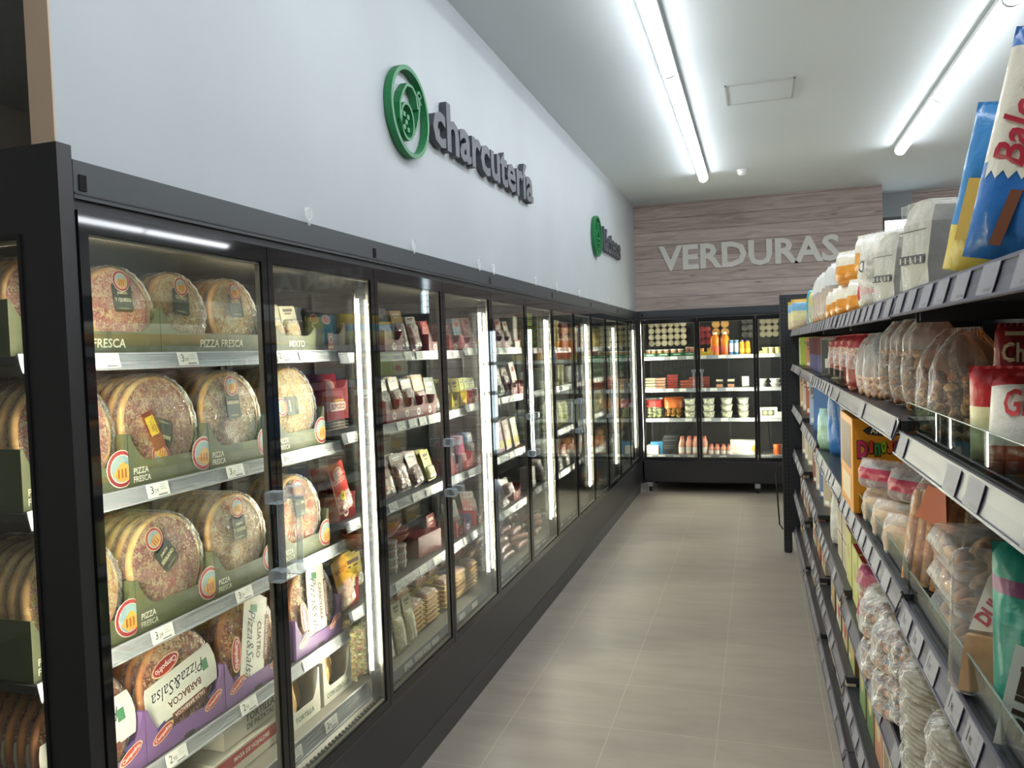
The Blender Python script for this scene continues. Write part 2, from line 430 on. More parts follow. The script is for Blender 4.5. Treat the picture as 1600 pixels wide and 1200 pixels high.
# hatch in the ceiling, smoke detector
h = MB(); fr = M('b5b8b9', .5)
hx0, hx1, hy0, hy1 = -.167, .255, 5.155, 5.57
for b in ((hx0, hx1, hy0, hy0+.012), (hx0, hx1, hy1-.012, hy1), (hx0, hx0+.012, hy0, hy1), (hx1-.012, hx1, hy0, hy1)): h.box(b[0], b[1], b[2], b[3], CEIL-.006, CEIL, fr)
h.box(hx0+.012, hx1-.012, hy0+.012, hy1-.012, CEIL-.002, CEIL, ceilm)
tag(obj('access_panel', h), 'square white access panel set flush in the ceiling', 'hatch')
dt = link('smoke_detector', None, None, TR(-.105, 7.65, CEIL)); tag(dt, 'small white smoke detector on the ceiling by the tube lights', 'smoke detector')
obj('detector_base', MB().lathe([(.05, 0), (.05, -.012), (.045, -.014)], M('e8e8e6'), T=None), dt)
obj('detector_head', MB().lathe([(.042, -.014), (.042, -.035), (.03, -.05), (.001, -.052)], M('f0f0ee')), dt)

# batten lights
def tube_light():
    def f():
        a = MB(); a.loft([[(x, y, z) for x, z in ((-.030, 0), (.030, 0), (.043, -.012), (.044, -.040), (.036, -.040), (-.036, -.040), (-.044, -.040), (-.043, -.012))] for y in (-.75, .75)], M('d9dcdc', .4), False)
        b = MB(); pr = [(-.036, -.040)] + [(-.040*math.cos(t), -.048-.040*math.sin(t)) for t in [PI*i/8 for i in range(9)]] + [(.036, -.040)]
        b.loft([[(x, y, z) for x, z in pr] for y in (-.742, .742)], EM('f4f9ff', TUBE_E, 'led_diffuser'), True, True)
        c = MB()
        e = MB()
        for q, (y0, y1) in ((c, (-.754, -.742)), (e, (.742, .754))):
            q.loft([[(x*1.08, y, z*1.02) for x, z in [(-.036, -.004)]+pr+[(.036, -.004)]] for y in (y0, y1)], M('c9cccc', .4), False)
        return [('housing', a), ('diffuser', b), ('end_cap', c), ('end_cap', e)]
    return spec('tube', 'batten_light', 'ceiling light', f)
def lname(r, i, n): return None
LNS = {-.455: ('left', [5.40-.01+.0, 3.84, 2.28, .72, -.84, -2.4]), 1.17: ('right', [5.07, 3.51, 1.95, .39, -1.17, -2.73]), 4.2: ('far right', [8.22, 6.71, 5.20, 3.69, 2.18, .67])}
ORD = ['first', 'second', 'third', 'fourth', 'fifth', 'sixth', 'seventh', 'eighth', 'ninth', 'tenth', 'eleventh', 'twelfth', 'thirteenth', 'fourteenth', 'fifteenth', 'sixteenth', 'seventeenth', 'eighteenth', 'nineteenth', 'twentieth']
def ordn(i):
    if i < 20: return ORD[i]
    return f'{i+1}th'
LNS[-.455] = ('left', [6.87, 5.36, 3.85, 2.34, .83, -.68])
LNS[1.17] = ('right', [6.53, 5.02, 3.51, 2.0, .49, -1.02])
for X, (nm, ys) in LNS.items():
    for i, y in enumerate(ys):
        put(tube_light(), TR(X, y, CEIL), f'lit white batten light, {ordn(i)} from the back wall in the {nm} ceiling row', 'batten lights on the ceiling')

# ---------------------------------------------------------------- wall signs
gray = M('4a4d55', .5); green = M('1f7a46', .45)
def wallT(y, z): return Matrix(((0, -1, 0, FX-.012), (1, 0, 0, y), (0, 0, 1, z), (0, 0, 0, 1)))   # local x -> +Y, local -y -> +X
def letters(word, cat, y0, y1, zbase, h, nm, where):
    """each letter cut out and fixed on the wall"""
    vs, fs, a0, a1, _, _ = text2d(word, .025, 0)
    k = (y1-y0)/(a1-a0); kz = h
    _, _, _, _, hz0, hz1 = text2d('h', .025, 0); kz = h/(hz1-hz0)
    # one letter at a time, at its place in the word
    root = link('wall_sign', None, None, wallT(y0, zbase)); tag(root, where, 'sign')
    pos = a0; x = 0
    for i, ch in enumerate(word):
        if ch == ' ': continue
        full = text2d(word[:i+1], .025, 0); off = full[3]
        v, f, l0, l1, b0, b1 = text2d(ch, .025, 0)
        sh = off-l1
        m = MB(); pts = [((p[0]+sh-a0)*k, p[1]*kz) for p in v]
        n = len(pts); ec = {}
        for q in f:
            for j in range(len(q)): ec[(q[j], q[(j+1) % len(q)])] = 1
        side = [(a, a+n, b+n, b) for (a, b) in ec if (b, a) not in ec]
        m.add([(a, -.035, b) for a, b in pts]+[(a, -.004, b) for a, b in pts], list(f)+[tuple(t+n for t in reversed(q)) for q in f]+side, nm)
        o = obj('letter_'+{'á': 'a', 'í': 'i'}.get(ch, ch), m, root)
def ring(m, cx, cz, r, wdt, y0, y1, mat, n=40, a0=0, a1=2*PI, rz=None):
    rz = rz or r
    full = abs(a1-a0-2*PI) < 1e-6
    P = []
    N = n if full else n+1
    for i in range(N):
        a = a0+(a1-a0)*i/n; c, s = math.cos(a), math.sin(a)
        P.append([(cx+r*c, y0, cz+rz*s), (cx+(r-wdt)*c, y0, cz+(rz-wdt)*s), (cx+(r-wdt)*c, y1, cz+(rz-wdt)*s), (cx+r*c, y1, cz+rz*s)])
    if full: P.append(P[0])
    m.loft([list(reversed(p)) for p in P], mat, False, not full)
# sausage emblem
sg = link('emblem_sign', None, None, wallT(2.885, 2.62)); tag(sg, 'green ring emblem with a sliced sausage, left of the grey charcutería lettering', 'sign')
a = MB(); ring(a, 0, 0, .178, .017, -.035, -.004, green); obj('outer_ring', a, sg)
a = MB()
out = [(-.10, -.03), (-.10, .0), (-.085, .035), (-.045, .085), (-.01, .10), (.03, .095), (.055, .075), (.065, .03), (.05, -.04), (.02, -.075)]
def band(m, pts, wd, closed, y0=-.035, y1=-.004):
    n = len(pts); L = []; Q = []
    for i, p in enumerate(pts):
        q0 = pts[(i-1) % n] if closed or i > 0 else p; q1 = pts[(i+1) % n] if closed or i < n-1 else p
        dx, dz = q1[0]-q0[0], q1[1]-q0[1]; l = math.hypot(dx, dz) or 1
        nx, nz = -dz/l*wd/2, dx/l*wd/2
        Q.append([(p[0]+nx, y0, p[1]+nz), (p[0]-nx, y0, p[1]-nz), (p[0]-nx, y1, p[1]-nz), (p[0]+nx, y1, p[1]+nz)])
    if closed: Q.append(Q[0])
    m.loft([list(reversed(q)) for q in Q], green, False, not closed)
band(a, [(-.075, -.085), (-.10, -.05), (-.10, .01), (-.07, .06), (-.03, .1), (.02, .105), (.055, .08), (.068, .03)], .012, False)
band(a, [(.02, -.08), (.05, -.05), (.075, .0), (.085, .05), (.07, .085)], .012, False)
ring(a, -.035, -.045, .062, .011, -.035, -.004, green, 28, rz=.075)
for q in ((-.055, -.02), (-.02, -.025), (-.055, -.07), (-.02, -.075), (-.037, -.048)): a.box(q[0]-.010, q[0]+.010, -.03, -.004, q[1]-.009, q[1]+.009, green)
band(a, [(.055, .08), (.085, .105), (.105, .09), (.085, .075), (.10, .055)], .009, False)
obj('sausage_emblem', a, sg)
letters('charcutería', 'sign', 3.105, 4.655, 2.565, .215, gray, 'grey raised lettering reading charcutería on the white wall')
sg = link('emblem_sign', None, None, wallT(6.72, 2.635)); tag(sg, 'green ring emblem beside the far lácteos lettering', 'sign')
a = MB(); ring(a, 0, 0, .175, .018, -.035, -.004, green); obj('outer_ring', a, sg)
a = MB(); band(a, [(-.05, -.11), (-.06, .0), (-.025, .05), (-.025, .11), (.03, .11), (.03, .05), (.065, .0), (.055, -.11), (-.05, -.11)], .016, False)
band(a, [(-.06, -.02), (.06, -.02)], .014, False); band(a, [(-.06, -.06), (.06, -.06)], .014, False); obj('milk_emblem', a, sg)
letters('lácteos', 'sign', 6.97, 7.87, 2.55, .215, gray, 'grey raised lettering reading lácteos on the white wall near the corner')
def capsign(word, x0, x1, z0, z1, Y, lab):
    root = link('wall_sign', None, None, TR(x0, Y, z0)); tag(root, lab, 'sign')
    vs, fs, a0, a1, b0, b1 = text2d(word, .03, 0); k = (x1-x0)/(a1-a0); kz = (z1-z0)/(b1-b0)
    for i, ch in enumerate(word):
        off = text2d(word[:i+1], .03, 0)[3]; v, f, l0, l1, _, _ = text2d(ch, .03, 0); sh = off-l1
        m = MB(); pts = [((p[0]+sh-a0)*k, (p[1]-b0)*kz) for p in v]; n = len(pts); ec = {}
        for q in f:
            for j in range(len(q)): ec[(q[j], q[(j+1) % len(q)])] = 1
        side = [(a, a+n, b+n, b) for (a, b) in ec if (b, a) not in ec]
        m.add([(a, -.02, b) for a, b in pts]+[(a, 0, b) for a, b in pts], list(f)+[tuple(t+n for t in reversed(q)) for q in f]+side, M('e6e4de', .5))
        obj('letter_'+ch.lower(), m, root)
capsign('VERDURAS', -1.052, .85, 2.515, 2.80, 9.02, 'white capital letters reading VERDURAS on the wood board wall')
capsign('HUERTA', 2.5, 3.85, 2.62, 2.9, WY, 'white capital letters reading HUERTA on the wood board wall by the window')

# clear hooks stuck on the fascia edge
for i, px in enumerate((480, 645, 748, 770, 836, 870, 905, 950)):
    y = yat(px, 2.09, FX)
    m = MB(); ring(m, 0, .022, .022, .005, -.006, -.003, FILM(.25, crinkle=.1), 18); m.ell(0, .022, .018, .018, -.004, FILM(.15, crinkle=.1), 18); m.box(-.004, .004, -.008, -.003, -.012, .004, FILM(.3, crinkle=.1))
    o = obj('suction_hook', m); o.matrix_world = Matrix(((0, -1, 0, FX), (1, 0, 0, y), (0, 0, 1, 2.0765), (0, 0, 0, 1)))
    tag(o, f'small clear plastic sign clip on the fridge top edge, {ordn(i)} from the camera end', 'clip', 'clear clips along the fridge tops')
# ================================================================ frames of reference
def LT(y, d, z): return Matrix.Translation((FX-d, y, z)) @ RZ(90)       # left run: local x runs along +Y, local +y goes into the fridge
def BT(x, d, z): return Matrix.Translation((x, YB+d, z))                 # back fridge

def price_tag(txt=None, tone='eceae4'):
    k = ('tag', txt, tone)
    if k not in SPEC:
        m = MB(); m.box(-.038, .038, -.0012, 0, -.019, .019, M(tone, .5)); dk = M('3c3c3e', .6)
        if txt:
            a, b = txt.split(',')
            m.text(a, -.022, .003, .020, -.0017, dk, .0); m.text(b, -.007, -.001, .010, -.0017, dk, 0)
        for i in range(3): m.quad(.006, .028-(i % 2)*.006, .012-.006*i, .0132-.006*i, -.0017, M('8b8b8b'))
        m.quad(-.004, .028, -.014, -.0105, -.0017, M('77777a'))
        SPEC[k] = m.mesh('price_tag')
    return SPEC[k]
railm = FILM(.42, 'c9ccd6', .16, .05, 6, 'a9acb6', 1.2)
railL = M('b9bbc0', .25, .3); 
def rail_mesh(x0, x1, top, y, h=.042, lean=.010, mat=None, core=None, ribs=True):
    m = MB(); mat = mat or railL
    P = [(y, top), (y-lean-.002, top-h), (y-lean-.005, top-h+.002), (y-lean-.004, top-h+.006), (y-lean*.86-.0005, top-h+.006), (y-.0015-lean*.14, top-.006), (y-.006, top-.005), (y-.005, top)]
    m.loft([[(x, a, b) for a, b in P] for x in (x0, x1)], core or mat, False)
    a = math.atan2(lean, h)
    for k in (.3, .5, .7) if ribs else ():                         # the fine ribs of the profile
        yy = y-lean*k-.002; zz = top-h*k
        m.box(x0, x1, yy-.0008, yy, zz-.0006, zz+.0006, mat)
    return m
def clear_handle():
    m = MB(); g = FILM(.10, 'f2f6f8', .05, .02, 8, 'e8eef2', 1.6)
    for z in (-.11, .11): m.cbox(-.022, .022, -.052, -.004, z-.017, z+.017, g, .004)
    m.tube([(0, -.040, -.1), (0, -.040, .1)], .0085, g, 8)
    return m
HM = None
def fridge(T, W, lv, deck, label, tags, led=True, led0=False, ext=0, hz=1.16, nd=2, inner='4c4b4a', rail=.162, name='display_fridge'):
    """doors, base, header, shelves. lv: rail tops; tags: per level list of (x, price)"""
    global HM
    r = link(name, None, None, T); tag(r, label, 'fridge', 'glass door fridges')
    base = M('2f2f32', .32); blk = M('1f2022', .04); inn = M(inner, .5); top = M('3b4044', .4)
    m = MB(); m.box(0, W, 0, .03, .108, .352, base).box(0, W, .0, .01, .352, .362, M('404044', .3)).box(0, W, .03, .74, .108, .36, base); obj('base_panel', m, r)
    obj('kick_plate', MB().box(0, W, .002, .02, 0, .104, M('4c4b4a', .5)), r)
    m = MB(); m.box(0, W, 0, .05, 1.995, 2.073, top).box(0, W, .010, .05, 1.974, 1.995, M('2c2f32', .4)).box(0, W, .05, .74, 2.0, 2.06, top).box(0, W, -.002, 0, 2.004, 2.008, M('2c2f32', .4))
    m.box(.012, .03, -.003, 0, 2.012, 2.045, blk)
    obj('header', m, r)
    m = MB(); m.box(0, W, .66, .70, .36, 2.0, inn).box(0, W, .05, .66, 1.965, 1.985, M('8d8678', .5)); 
    for x in (.02, W/2, W-.02): m.box(x-.012, x+.012, .645, .66, .4, 1.95, M('5c5c5c', .4))
    obj('back_panel', m, r)
    m = MB(); m.box(0, W, .10, .64, deck-.02, deck, M('77736a', .4)).add([(0, .028, .375), (W, .028, .375), (W, .082, deck-.05), (0, .082, deck-.05)], [(0, 1, 2, 3)], M('6a645a', .45))
    for i in range(int(W/.022)): m.box(.012+i*.022, .020+i*.022, .036, .052, .381, .392, M('2b2926', .5), None)
    m.box(0, W, .01, .03, .36, .376, M('6f6a60', .4))
    obj('air_grille', m, r)
    for x in ([0] if led0 else [])+[W]:
        obj('mullion', MB().box(max(0, x-.02), min(W, x+.02), .022, .06, .377, 1.96, blk), r)
    # strip lamps standing behind the mullions
    for x in ([.035] if led0 else [])+([W-.052] if led else []):
        m = MB(); m.box(x-.006, x+.008, .047, .055, .50, 1.88, M('2f2d2a', .5)); q = obj('strip_lamp', m, r)
        e = MB(); e.lathe([(.0055, .52), (.0055, 1.86)], EM('fff3dc', LED_E, 'led_strip'), 6, T=TR(x-.001, .038, 0)); obj('led_tube', e, q)
    dw = W/nd
    for k in range(nd):
        x0 = k*dw+.002; x1 = (k+1)*dw-.002
        m = MB(); s = .024; z0, z1 = .366, 1.972
        for a in ((x0, x0+s, z0, z1), (x1-s, x1, z0, z1), (x0+s, x1-s, z0, z0+.034), (x0+s, x1-s, z1-.045, z1)):
            m.box(a[0], a[1], -.004, .018, a[2], a[3], blk)
        sp = M('8d8474', .4); s2 = s+.006
        for a in ((x0+s, x0+s2, z0+.034, z1-.045), (x1-s2, x1-s, z0+.034, z1-.045), (x0+s2, x1-s2, z1-.052, z1-.045), (x0+s2, x1-s2, z0+.034, z0+.041)):
            m.box(a[0], a[1], .004, .015, a[2], a[3], M('45413a', .5) if (k % 2 and a[0] > x1-s2-.001) else sp)  # spacer strip beside the lamp coloured darker to offset the lamp's glare
        d = obj('door', m, r)
        obj('door_glass', MB().box(x0+s, x1-s, .0, .003, z0+.034, z1-.045, GLASS('f6f9f8')).box(x0+s, x1-s, .015, .018, z0+.034, z1-.045, GLASS('f6f9f8')), d)
        if HM is None: HM = clear_handle().mesh('handle')
        hx = (x1-.043 if k % 2 == 0 else x0+.043)
        link('handle', HM, d, TR(hx, 0, hz))['label'] = 'clear acrylic pull handle'
    for i, zt in enumerate(lv+[deck+.012]):
        dk = i == len(lv); y = (.086 if dk else rail); h = (.066 if dk else .042)
        if dk: s = obj('bottom_shelf', MB().box(-ext, W, .088, .10, deck-.05, deck, M('77736a', .4)), r)
        else:
            m = MB(); m.box(.004-ext, W-.004, rail+.001, .62, zt-.024, zt-.006, M('3c3b3b', .45)); s = obj('shelf', m, r)
        obj('price_rail', rail_mesh(.004-ext, W-.004, zt, y, h), s)
        for x, p in tags[i] if i < len(tags) else []:
            link('price_tag', price_tag(p), s, TR(x, y-.0085 if not dk else y-.010, zt-h/2+.001) @ RX(-13 if not dk else -9))
    return r

# ---------------------------------------------------------------- the left run: six fridges of two doors
Y0, UW = 1.2594, 1.2824
LV = [[1.683, 1.350, .980, .645], [1.673, 1.372, 1.04, .70], [1.685, 1.385, 1.037, .70], [1.68, 1.38, 1.043, .715], [1.68, 1.383, 1.045, .715], [1.68, 1.383, 1.045, .715]]
DK = [.445, .395, .385, .385, .385, .385]
NM = ['nearest', 'second', 'third', 'fourth', 'fifth', 'corner']
def uy(i, px, z, d=.162): return yat(px, z, FX-d)-(Y0+i*UW)
def T4(i, lst, z, d=.162): return [(uy(i, px, z, d), p) for px, p in lst]
TG0 = [T4(0, [(163, None), (290, '3,39'), (440, '2,15'), (474, None)], 1.66), T4(0, [(64, '3,29'), (243, '3,29'), (364, '3,29'), (447, '3,29')], 1.33),
       T4(0, [(77, '3,29'), (250, '3,29'), (378, '3,29'), (450, '3,29')], .96), T4(0, [(272, '2,95'), (385, '2,95'), (480, '2,95')], .63), T4(0, [(455, '2,95'), (512, '2,95')], .43, .09)]
TG0[0].insert(0, (.022, '3,39')); TG0[1][0] = (.022, '3,29'); TG0[2][0] = (.022, '3,29'); TG0[3].insert(0, (.1, '2,95'))
TG1 = [T4(1, [(549, None), (635, None), (653, None), (710, None), (730, None), (748, None)], 1.65), T4(1, [(548, '2,15'), (624, '1,99'), (642, None), (658, None), (672, None), (710, None), (728, None), (748, None)], 1.35),
       T4(1, [(552, '1,00'), (590, None), (612, '2,25'), (648, '1,99'), (668, None), (715, None), (733, None), (750, None)], 1.02),
       T4(1, [(556, '1,79'), (622, '1,99'), (634, '1,59'), (646, '2,15'), (658, None), (680, None), (716, None), (727, None), (742, None)], .68),
       T4(1, [(566, None), (634, '1,45'), (650, '1,45'), (663, '2,05'), (676, None), (718, None), (738, None), (758, None)], .38, .09)]
TG1 = [[(max(.05, x), p) for x, p in l if x < UW-.04] for l in TG1]
for i in range(6):
    tg = TG0 if i == 0 else TG1 if i == 1 else [[(.1+.13*j+.02*((j*k) % 3), None) for j in range(9) if (j*3+k+i) % 4] for k in range(5)]
    fridge(LT(Y0+i*UW, 0, 0), UW, LV[i], DK[i], f'black two-door glass fridge, {NM[i]} of the left-hand run' + (' beside the end panel' if i == 0 else ''), tg, led0=(i == 0), ext=.02 if i == 0 else 0)
# end panel with its side window
m = MB(); ex, e0, e1 = 0, 1.222, 1.2575
def ebox(x0, x1, z0, z1, mat, a=e0, b=1.238): m.box(FX-x1, FX-x0, a, b, z0, z1, mat)
ebox(0, .06, 0, 2.1, BLACK, e0, e1); ebox(.06, .103, 0, 2.1, BLACK); ebox(.55, .74, 0, 2.1, BLACK); ebox(.103, .55, 1.925, 2.1, BLACK); ebox(.103, .55, 0, .40, BLACK)
for a in ((.103, .112, .40, 1.925), (.541, .55, .40, 1.925), (.112, .541, 1.916, 1.925), (.112, .541, .40, .409)): ebox(*a, M('1a1b1c', .3), e0-.004, e0+.012)
for a in ((.112, .118, .409, 1.916), (.112, .541, 1.906, 1.916)): ebox(*a, M('b9ad98', .4), 1.232, 1.2385)
ep = link('side_screen', None); tag(ep, 'black end panel with a side window closing the near end of the fridges', 'panel')
obj('panel', m, ep)
obj('side_glass', MB().box(FX-.545, FX-.108, 1.226, 1.231, .405, 1.92, GLASS()), ep)

# ---------------------------------------------------------------- back fridge on casters
BX0 = -1.27; BW = .626
def btag(lst, z): return [(xat(px, z, YB+.14)-BX0, None) for px in lst]
BLV = [1.548, 1.178, .835]
bt = [btag((1014, 1032, 1053, 1078, 1098, 1128, 1160, 1190, 1204), 1.53), btag((1013, 1029, 1047, 1067, 1098, 1115, 1140, 1165, 1190), 1.16), btag((1013, 1040, 1076, 1106, 1132, 1165, 1192), .82), btag((1015, 1035, 1058, 1080, 1106, 1130), .40)]
def back_fridge():
    r = fridge(BT(BX0, 0, 0), BW*3, BLV, .415, 'black three-door glass fridge on casters along the wood wall', bt, led=False, nd=3, rail=.14, hz=1.27, inner='3a3a3d')
    for o in list(r.children):
        if o.name.startswith(('kick_plate', 'base_panel')): bpy.data.objects.remove(o)
    base = M('2d2d30', .35)
    obj('base_panel', MB().box(-.02, BW*3, 0, .03, .13, .352, base).box(0, BW*3, 0, .01, .352, .362, M('404044', .3)).box(0, BW*3, .03, .7, .11, .36, base), r)
    obj('side_panel', MB().box(-.045, -.002, .0, .7, .1, 2.073, BLACK), r)
    for x in (.06, 1.24):
        for y in (.05, .6):
            m = MB(); m.box(x-.03, x+.03, y-.02, y+.02, .085, .11, M('3a3a3a')).box(x-.03, x+.03, y-.03, y-.022, .06, .11, M('9fa2a3', .4)); c = obj('caster', m, r)
            w_ = MB(); w_.lathe([(.03, -.012), (.034, -.008), (.034, .008), (.03, .012)], M('1b1b1b', .6), 16, T=TR(x, y, .034) @ RY(90)); obj('caster_wheel', w_, c)
    for x in (.012, BW*2-.03):                                # strip lamps at the door joints
        q = obj('strip_lamp', MB().box(x, x+.014, .05, .06, .45, 1.93, M('a9a497', .4)), r)
        obj('led_tube', MB().lathe([(.009, .47), (.009, 1.92)], EM('fff3dc', LED_E, 'led_strip'), 6, T=TR(x+.007, .042, 0)), q)
    # top shelf set far back, with cups standing on it
    obj('rear_shelf', MB().box(.02, BW*3-.02, .44, .64, 1.655, 1.668, M('3c3b3b', .45)), r)
    return r
back_fridge()
# ================================================================ goods: the kinds
OLIVE, OLIVE2 = '5c6043', '4b5036'
def rrect(w, h, r, n=5, z0=0, x0=0):
    P = []
    for cx, cz, a in ((w/2-r, r, -90), (w/2-r, h-r, 0), (-w/2+r, h-r, 90), (-w/2+r, r, 180)):
        for i in range(n+1):
            t = R_(a+90*i/n); P.append((x0+cx+r*math.cos(t), z0+cz+r*math.sin(t)))
    return P
TOP = {'ham': ['dd9a88', 'd07c74', 'ecd2a8', 'bb625c'], 'cheese': ['efdca0', 'deb878', 'f6eac0', 'cf9a5c'], 'yellow': ['e8c55a', 'e0a24a', 'd98f7c', 'f0dc95'],
       'bbq': ['a85a3e', 'c98f6a', 'd9b990', '8f4b38'], 'carbonara': ['d9c39a', 'c08f7e', 'efe2c0', 'b5806a'], 'serrano': ['a84a48', 'c98d72', 'dcc299', '9a4444'],
       'pepper': ['e9d29a', 'd9714a', 'efe0b8', 'c95f3c'], 'sauce': ['b5613a', 'd98f55', 'e3c088', '9d4a2c']}
def badge(m, cx, cz, r, y):
    m.ell(cx, cz, r, r, y, M('efe3c0', .5), 24); m.ell(cx, cz, r*.95, r*.95, y-.0004, M('a82f38', .5), 24)
    m.ell(cx, cz, r*.74, r*.74, y-.0008, M('efe3c0', .5), 24); m.ell(cx, cz, r*.70, r*.70, y-.0012, M('8fa9ad', .5), 24)
    m.prism([(cx-r*.68, cz-r*.1), (cx-r*.2, cz-r*.66), (cx+r*.4, cz-r*.58), (cx+r*.66, cz+r*.1), (cx+r*.1, cz+r*.25), (cx-r*.3, cz+r*.1)], y-.002, y-.0014, M('d6a34a', .5))
    for k in (-.35, -.1, .15): m.box(cx+r*k, cx+r*(k+.1), y-.0026, y-.002, cz-r*.45, cz+r*.12, M('a5622c', .5))
def pizza(kind, words=(), rot=0, ry=0, loose=None, R=.138):
    def f():
        T = TR(0, .014, R) @ RX(90)               # lathe axis along -y
        c = MB(); c.lathe([(R*.90, .016), (R*.955, .0165), (R*.985, .010), (R*.98, .002), (R*.9, -.006), (.001, -.006)], MIX(['e3bf7c', 'cf9d58', 'f0d79b'], 18, .55, name='crust'), 40, T=T, caps=False)
        t = MB(); t.lathe([(R*.92, .013), (R*.6, .019), (R*.3, .0195), (.001, .019)], MIX(TOP[kind], 95, .45, 'vor', bmp=.8, name='topping'), 32, T=T, caps=False)
        fl = MB(); n = 56; rings = []
        for rr, z in ((1.035, -.006), (1.04, .004), (.99, .0235), (.8, .0265), (.4, .0275), (.02, .0275)):
            rings.append([(R*(rr+(.012*(j % 2) if rr > .95 else 0))*math.cos(2*PI*j/n), R*(rr+(.012*(j % 2) if rr > .95 else 0))*math.sin(2*PI*j/n), z+(.0015*math.sin(j*2.3) if rr > .3 else 0)) for j in range(n)])
        fl.loft(rings, FILM(.02, 'fffaf0', .07, 1.0, 16 if R < .135 else 30, gain=1.6 if R < .135 else 1.1), True, False, T=T)
        out = [('crust', c), ('topping', t)]
        if loose == 'salami':
            s = MB(); rnd = random.Random(3)
            for a, rr in ((.2, .6), (1.1, .55), (1.9, .65), (2.8, .5), (3.5, .68), (4.3, .5), (5.1, .66), (5.8, .35), (.8, .2)):
                s.lathe([(.019, 0), (.019, .003), (.016, .004), (.001, .004)], M('c4613c', .4), 16, T=T @ TR(R*rr*math.cos(a), R*rr*math.sin(a), .018))
            out.append(('salami_slices', s))
        lb = MB(); L = Matrix.Translation((0, -.0145, R)) @ RY(rot)
        lb.prism(rrect(.062, .072, .008, 3, -.012), -.001, 0, M('343c31', .5), T=L)
        lb.prism([(x*.8, z) for x, z in rrect(.05, .035, .006, 3, .05)], -.001, 0, M('343c31', .5), T=L)
        for i, wd in enumerate(words): lb.text(wd, 0, .036-.018*i, .011, -.0016, M('e5d9ad', .5), .02, .056, T=L)
        lb.ell(0, -.003, .02, .002, -.0015, M('8d8a66', .5), T=L)
        bd = MB(); badge(bd, 0, min(.087, R-.040), .031 if R > .12 else .027, -.0175)
        
        for i in range(len(bd.v)): bd.v[i] = tuple(Matrix.Translation((0, 0, R)) @ RY(rot) @ Vector(bd.v[i]))
        out += [('label_card', lb), ('round_label', bd), ('film_wrap', fl)]
        if kind == 'bbq':
            s = MB(); L = Matrix.Translation((-.045, -.018, R-.015)) @ RY(-18)
            s.prism(rrect(.040, .105, .003, 2, -.052), -.004, 0, M('7a3b28', .35, 0, .3), T=L); s.quad(-.016, .014, -.012, .04, -.0046, M('d8b92e', .5), T=L)
            s.text('SALSA', -.002, .014, .008, -.005, M('5b3a1c'), .01, .045, PI/2, T=L); s.text('BARBACOA', .007, .014, .006, -.005, M('5b3a1c'), .01, .048, PI/2, T=L)
            out.append(('sauce_sachet', s))
        return out
    return spec(('pizza', kind, words, rot, loose, R), 'pizza', 'pizza', f)
SCRIPT = 'Pizza&Salsa'
def logo_oval(m, cx, cz, w, h, y, txt, T=None, rot=0, hexc='b4322f'):
    m.ell(cx, cz, w/2*1.12, h/2*1.18, y, M('e9c8a0', .4), 20, rot, T=T); m.ell(cx, cz, w/2, h/2, y-.0004, M(hexc, .4), 20, rot, T=T)
    m.text(txt, cx, cz-.001, h*.55, y-.0009, M('f4e9e2', .4), .015, w*.86, rot, T=T)
def pizza_sauce(kind, flavour, rot, R=.137, lite=False):
    def f():
        T = TR(0, .014, R) @ RX(90)
        c = MB(); c.lathe([(R*.90, .016), (R*.97, .0165), (R*1.0, .010), (R*.98, .002), (R*.9, -.006), (.001, -.006)], MIX(['c98745', 'b06a34', 'dba867'], 18, .5, name='crust'), 40, T=T, caps=False)
        t = MB(); t.lathe([(R*.92, .013), (R*.6, .018), (R*.3, .0185), (.001, .018)], MIX(TOP[kind], 60, .45, 'vor', bmp=.8, name='topping'), 32, T=T, caps=False)
        L = Matrix.Translation((0, -.016, R)) @ RY(rot)
        b = MB(); pts = []
        for a in range(-24, 25, 6): pts.append((R*1.0*math.cos(R_(a)), R*1.0*math.sin(R_(a))+.012))
        for a in range(156, 205, 6): pts.append((R*1.0*math.cos(R_(a)), R*1.0*math.sin(R_(a))+.012))
        b.prism(pts, -.0015, 0, M('dfdccf', .35), T=L)
        b.text(SCRIPT, .012, -.004, .034, -.0022, M('3b3f4c', .5), -.004, .2, shear=.35, T=L)
        b.text(flavour, .0, .036, .020, -.0022, M('6b3d33', .5), .02, .13, T=L)
        b.box(-.105, -.082, -.0022, -.0015, -.01, .02, M('4e8a62', .5), T=L)
        logo_oval(b, .04, -.068, .095, .038, -.0022, 'Campofrío', T=L, rot=.1)
        b.quad(-.075, .06, .062, .082, -.0018, M('74453a', .4), T=L); b.text('SALSA '+flavour, -.008, .072, .011, -.0024, M('e8dcc8', .5), .01, .12, T=L)
        fl = MB(); n = 48; rings = []
        for rr, z in ((1.03, -.006), (1.04, .004), (.99, .0215), (.8, .0225), (.4, .023), (.02, .023)):
            rings.append([(R*rr*math.cos(2*PI*j/n), R*rr*math.sin(2*PI*j/n), z) for j in range(n)])
        fl.loft(rings, FILM(.01, 'fffaf0', .08, 1.0, 26, gain=1.1), True, False, T=T)
        return [('crust', c), ('topping', t), ('paper_band', b), ('film_wrap', fl)]
    return spec(('psalsa', kind, flavour, rot), 'pizza', 'pizza', f)
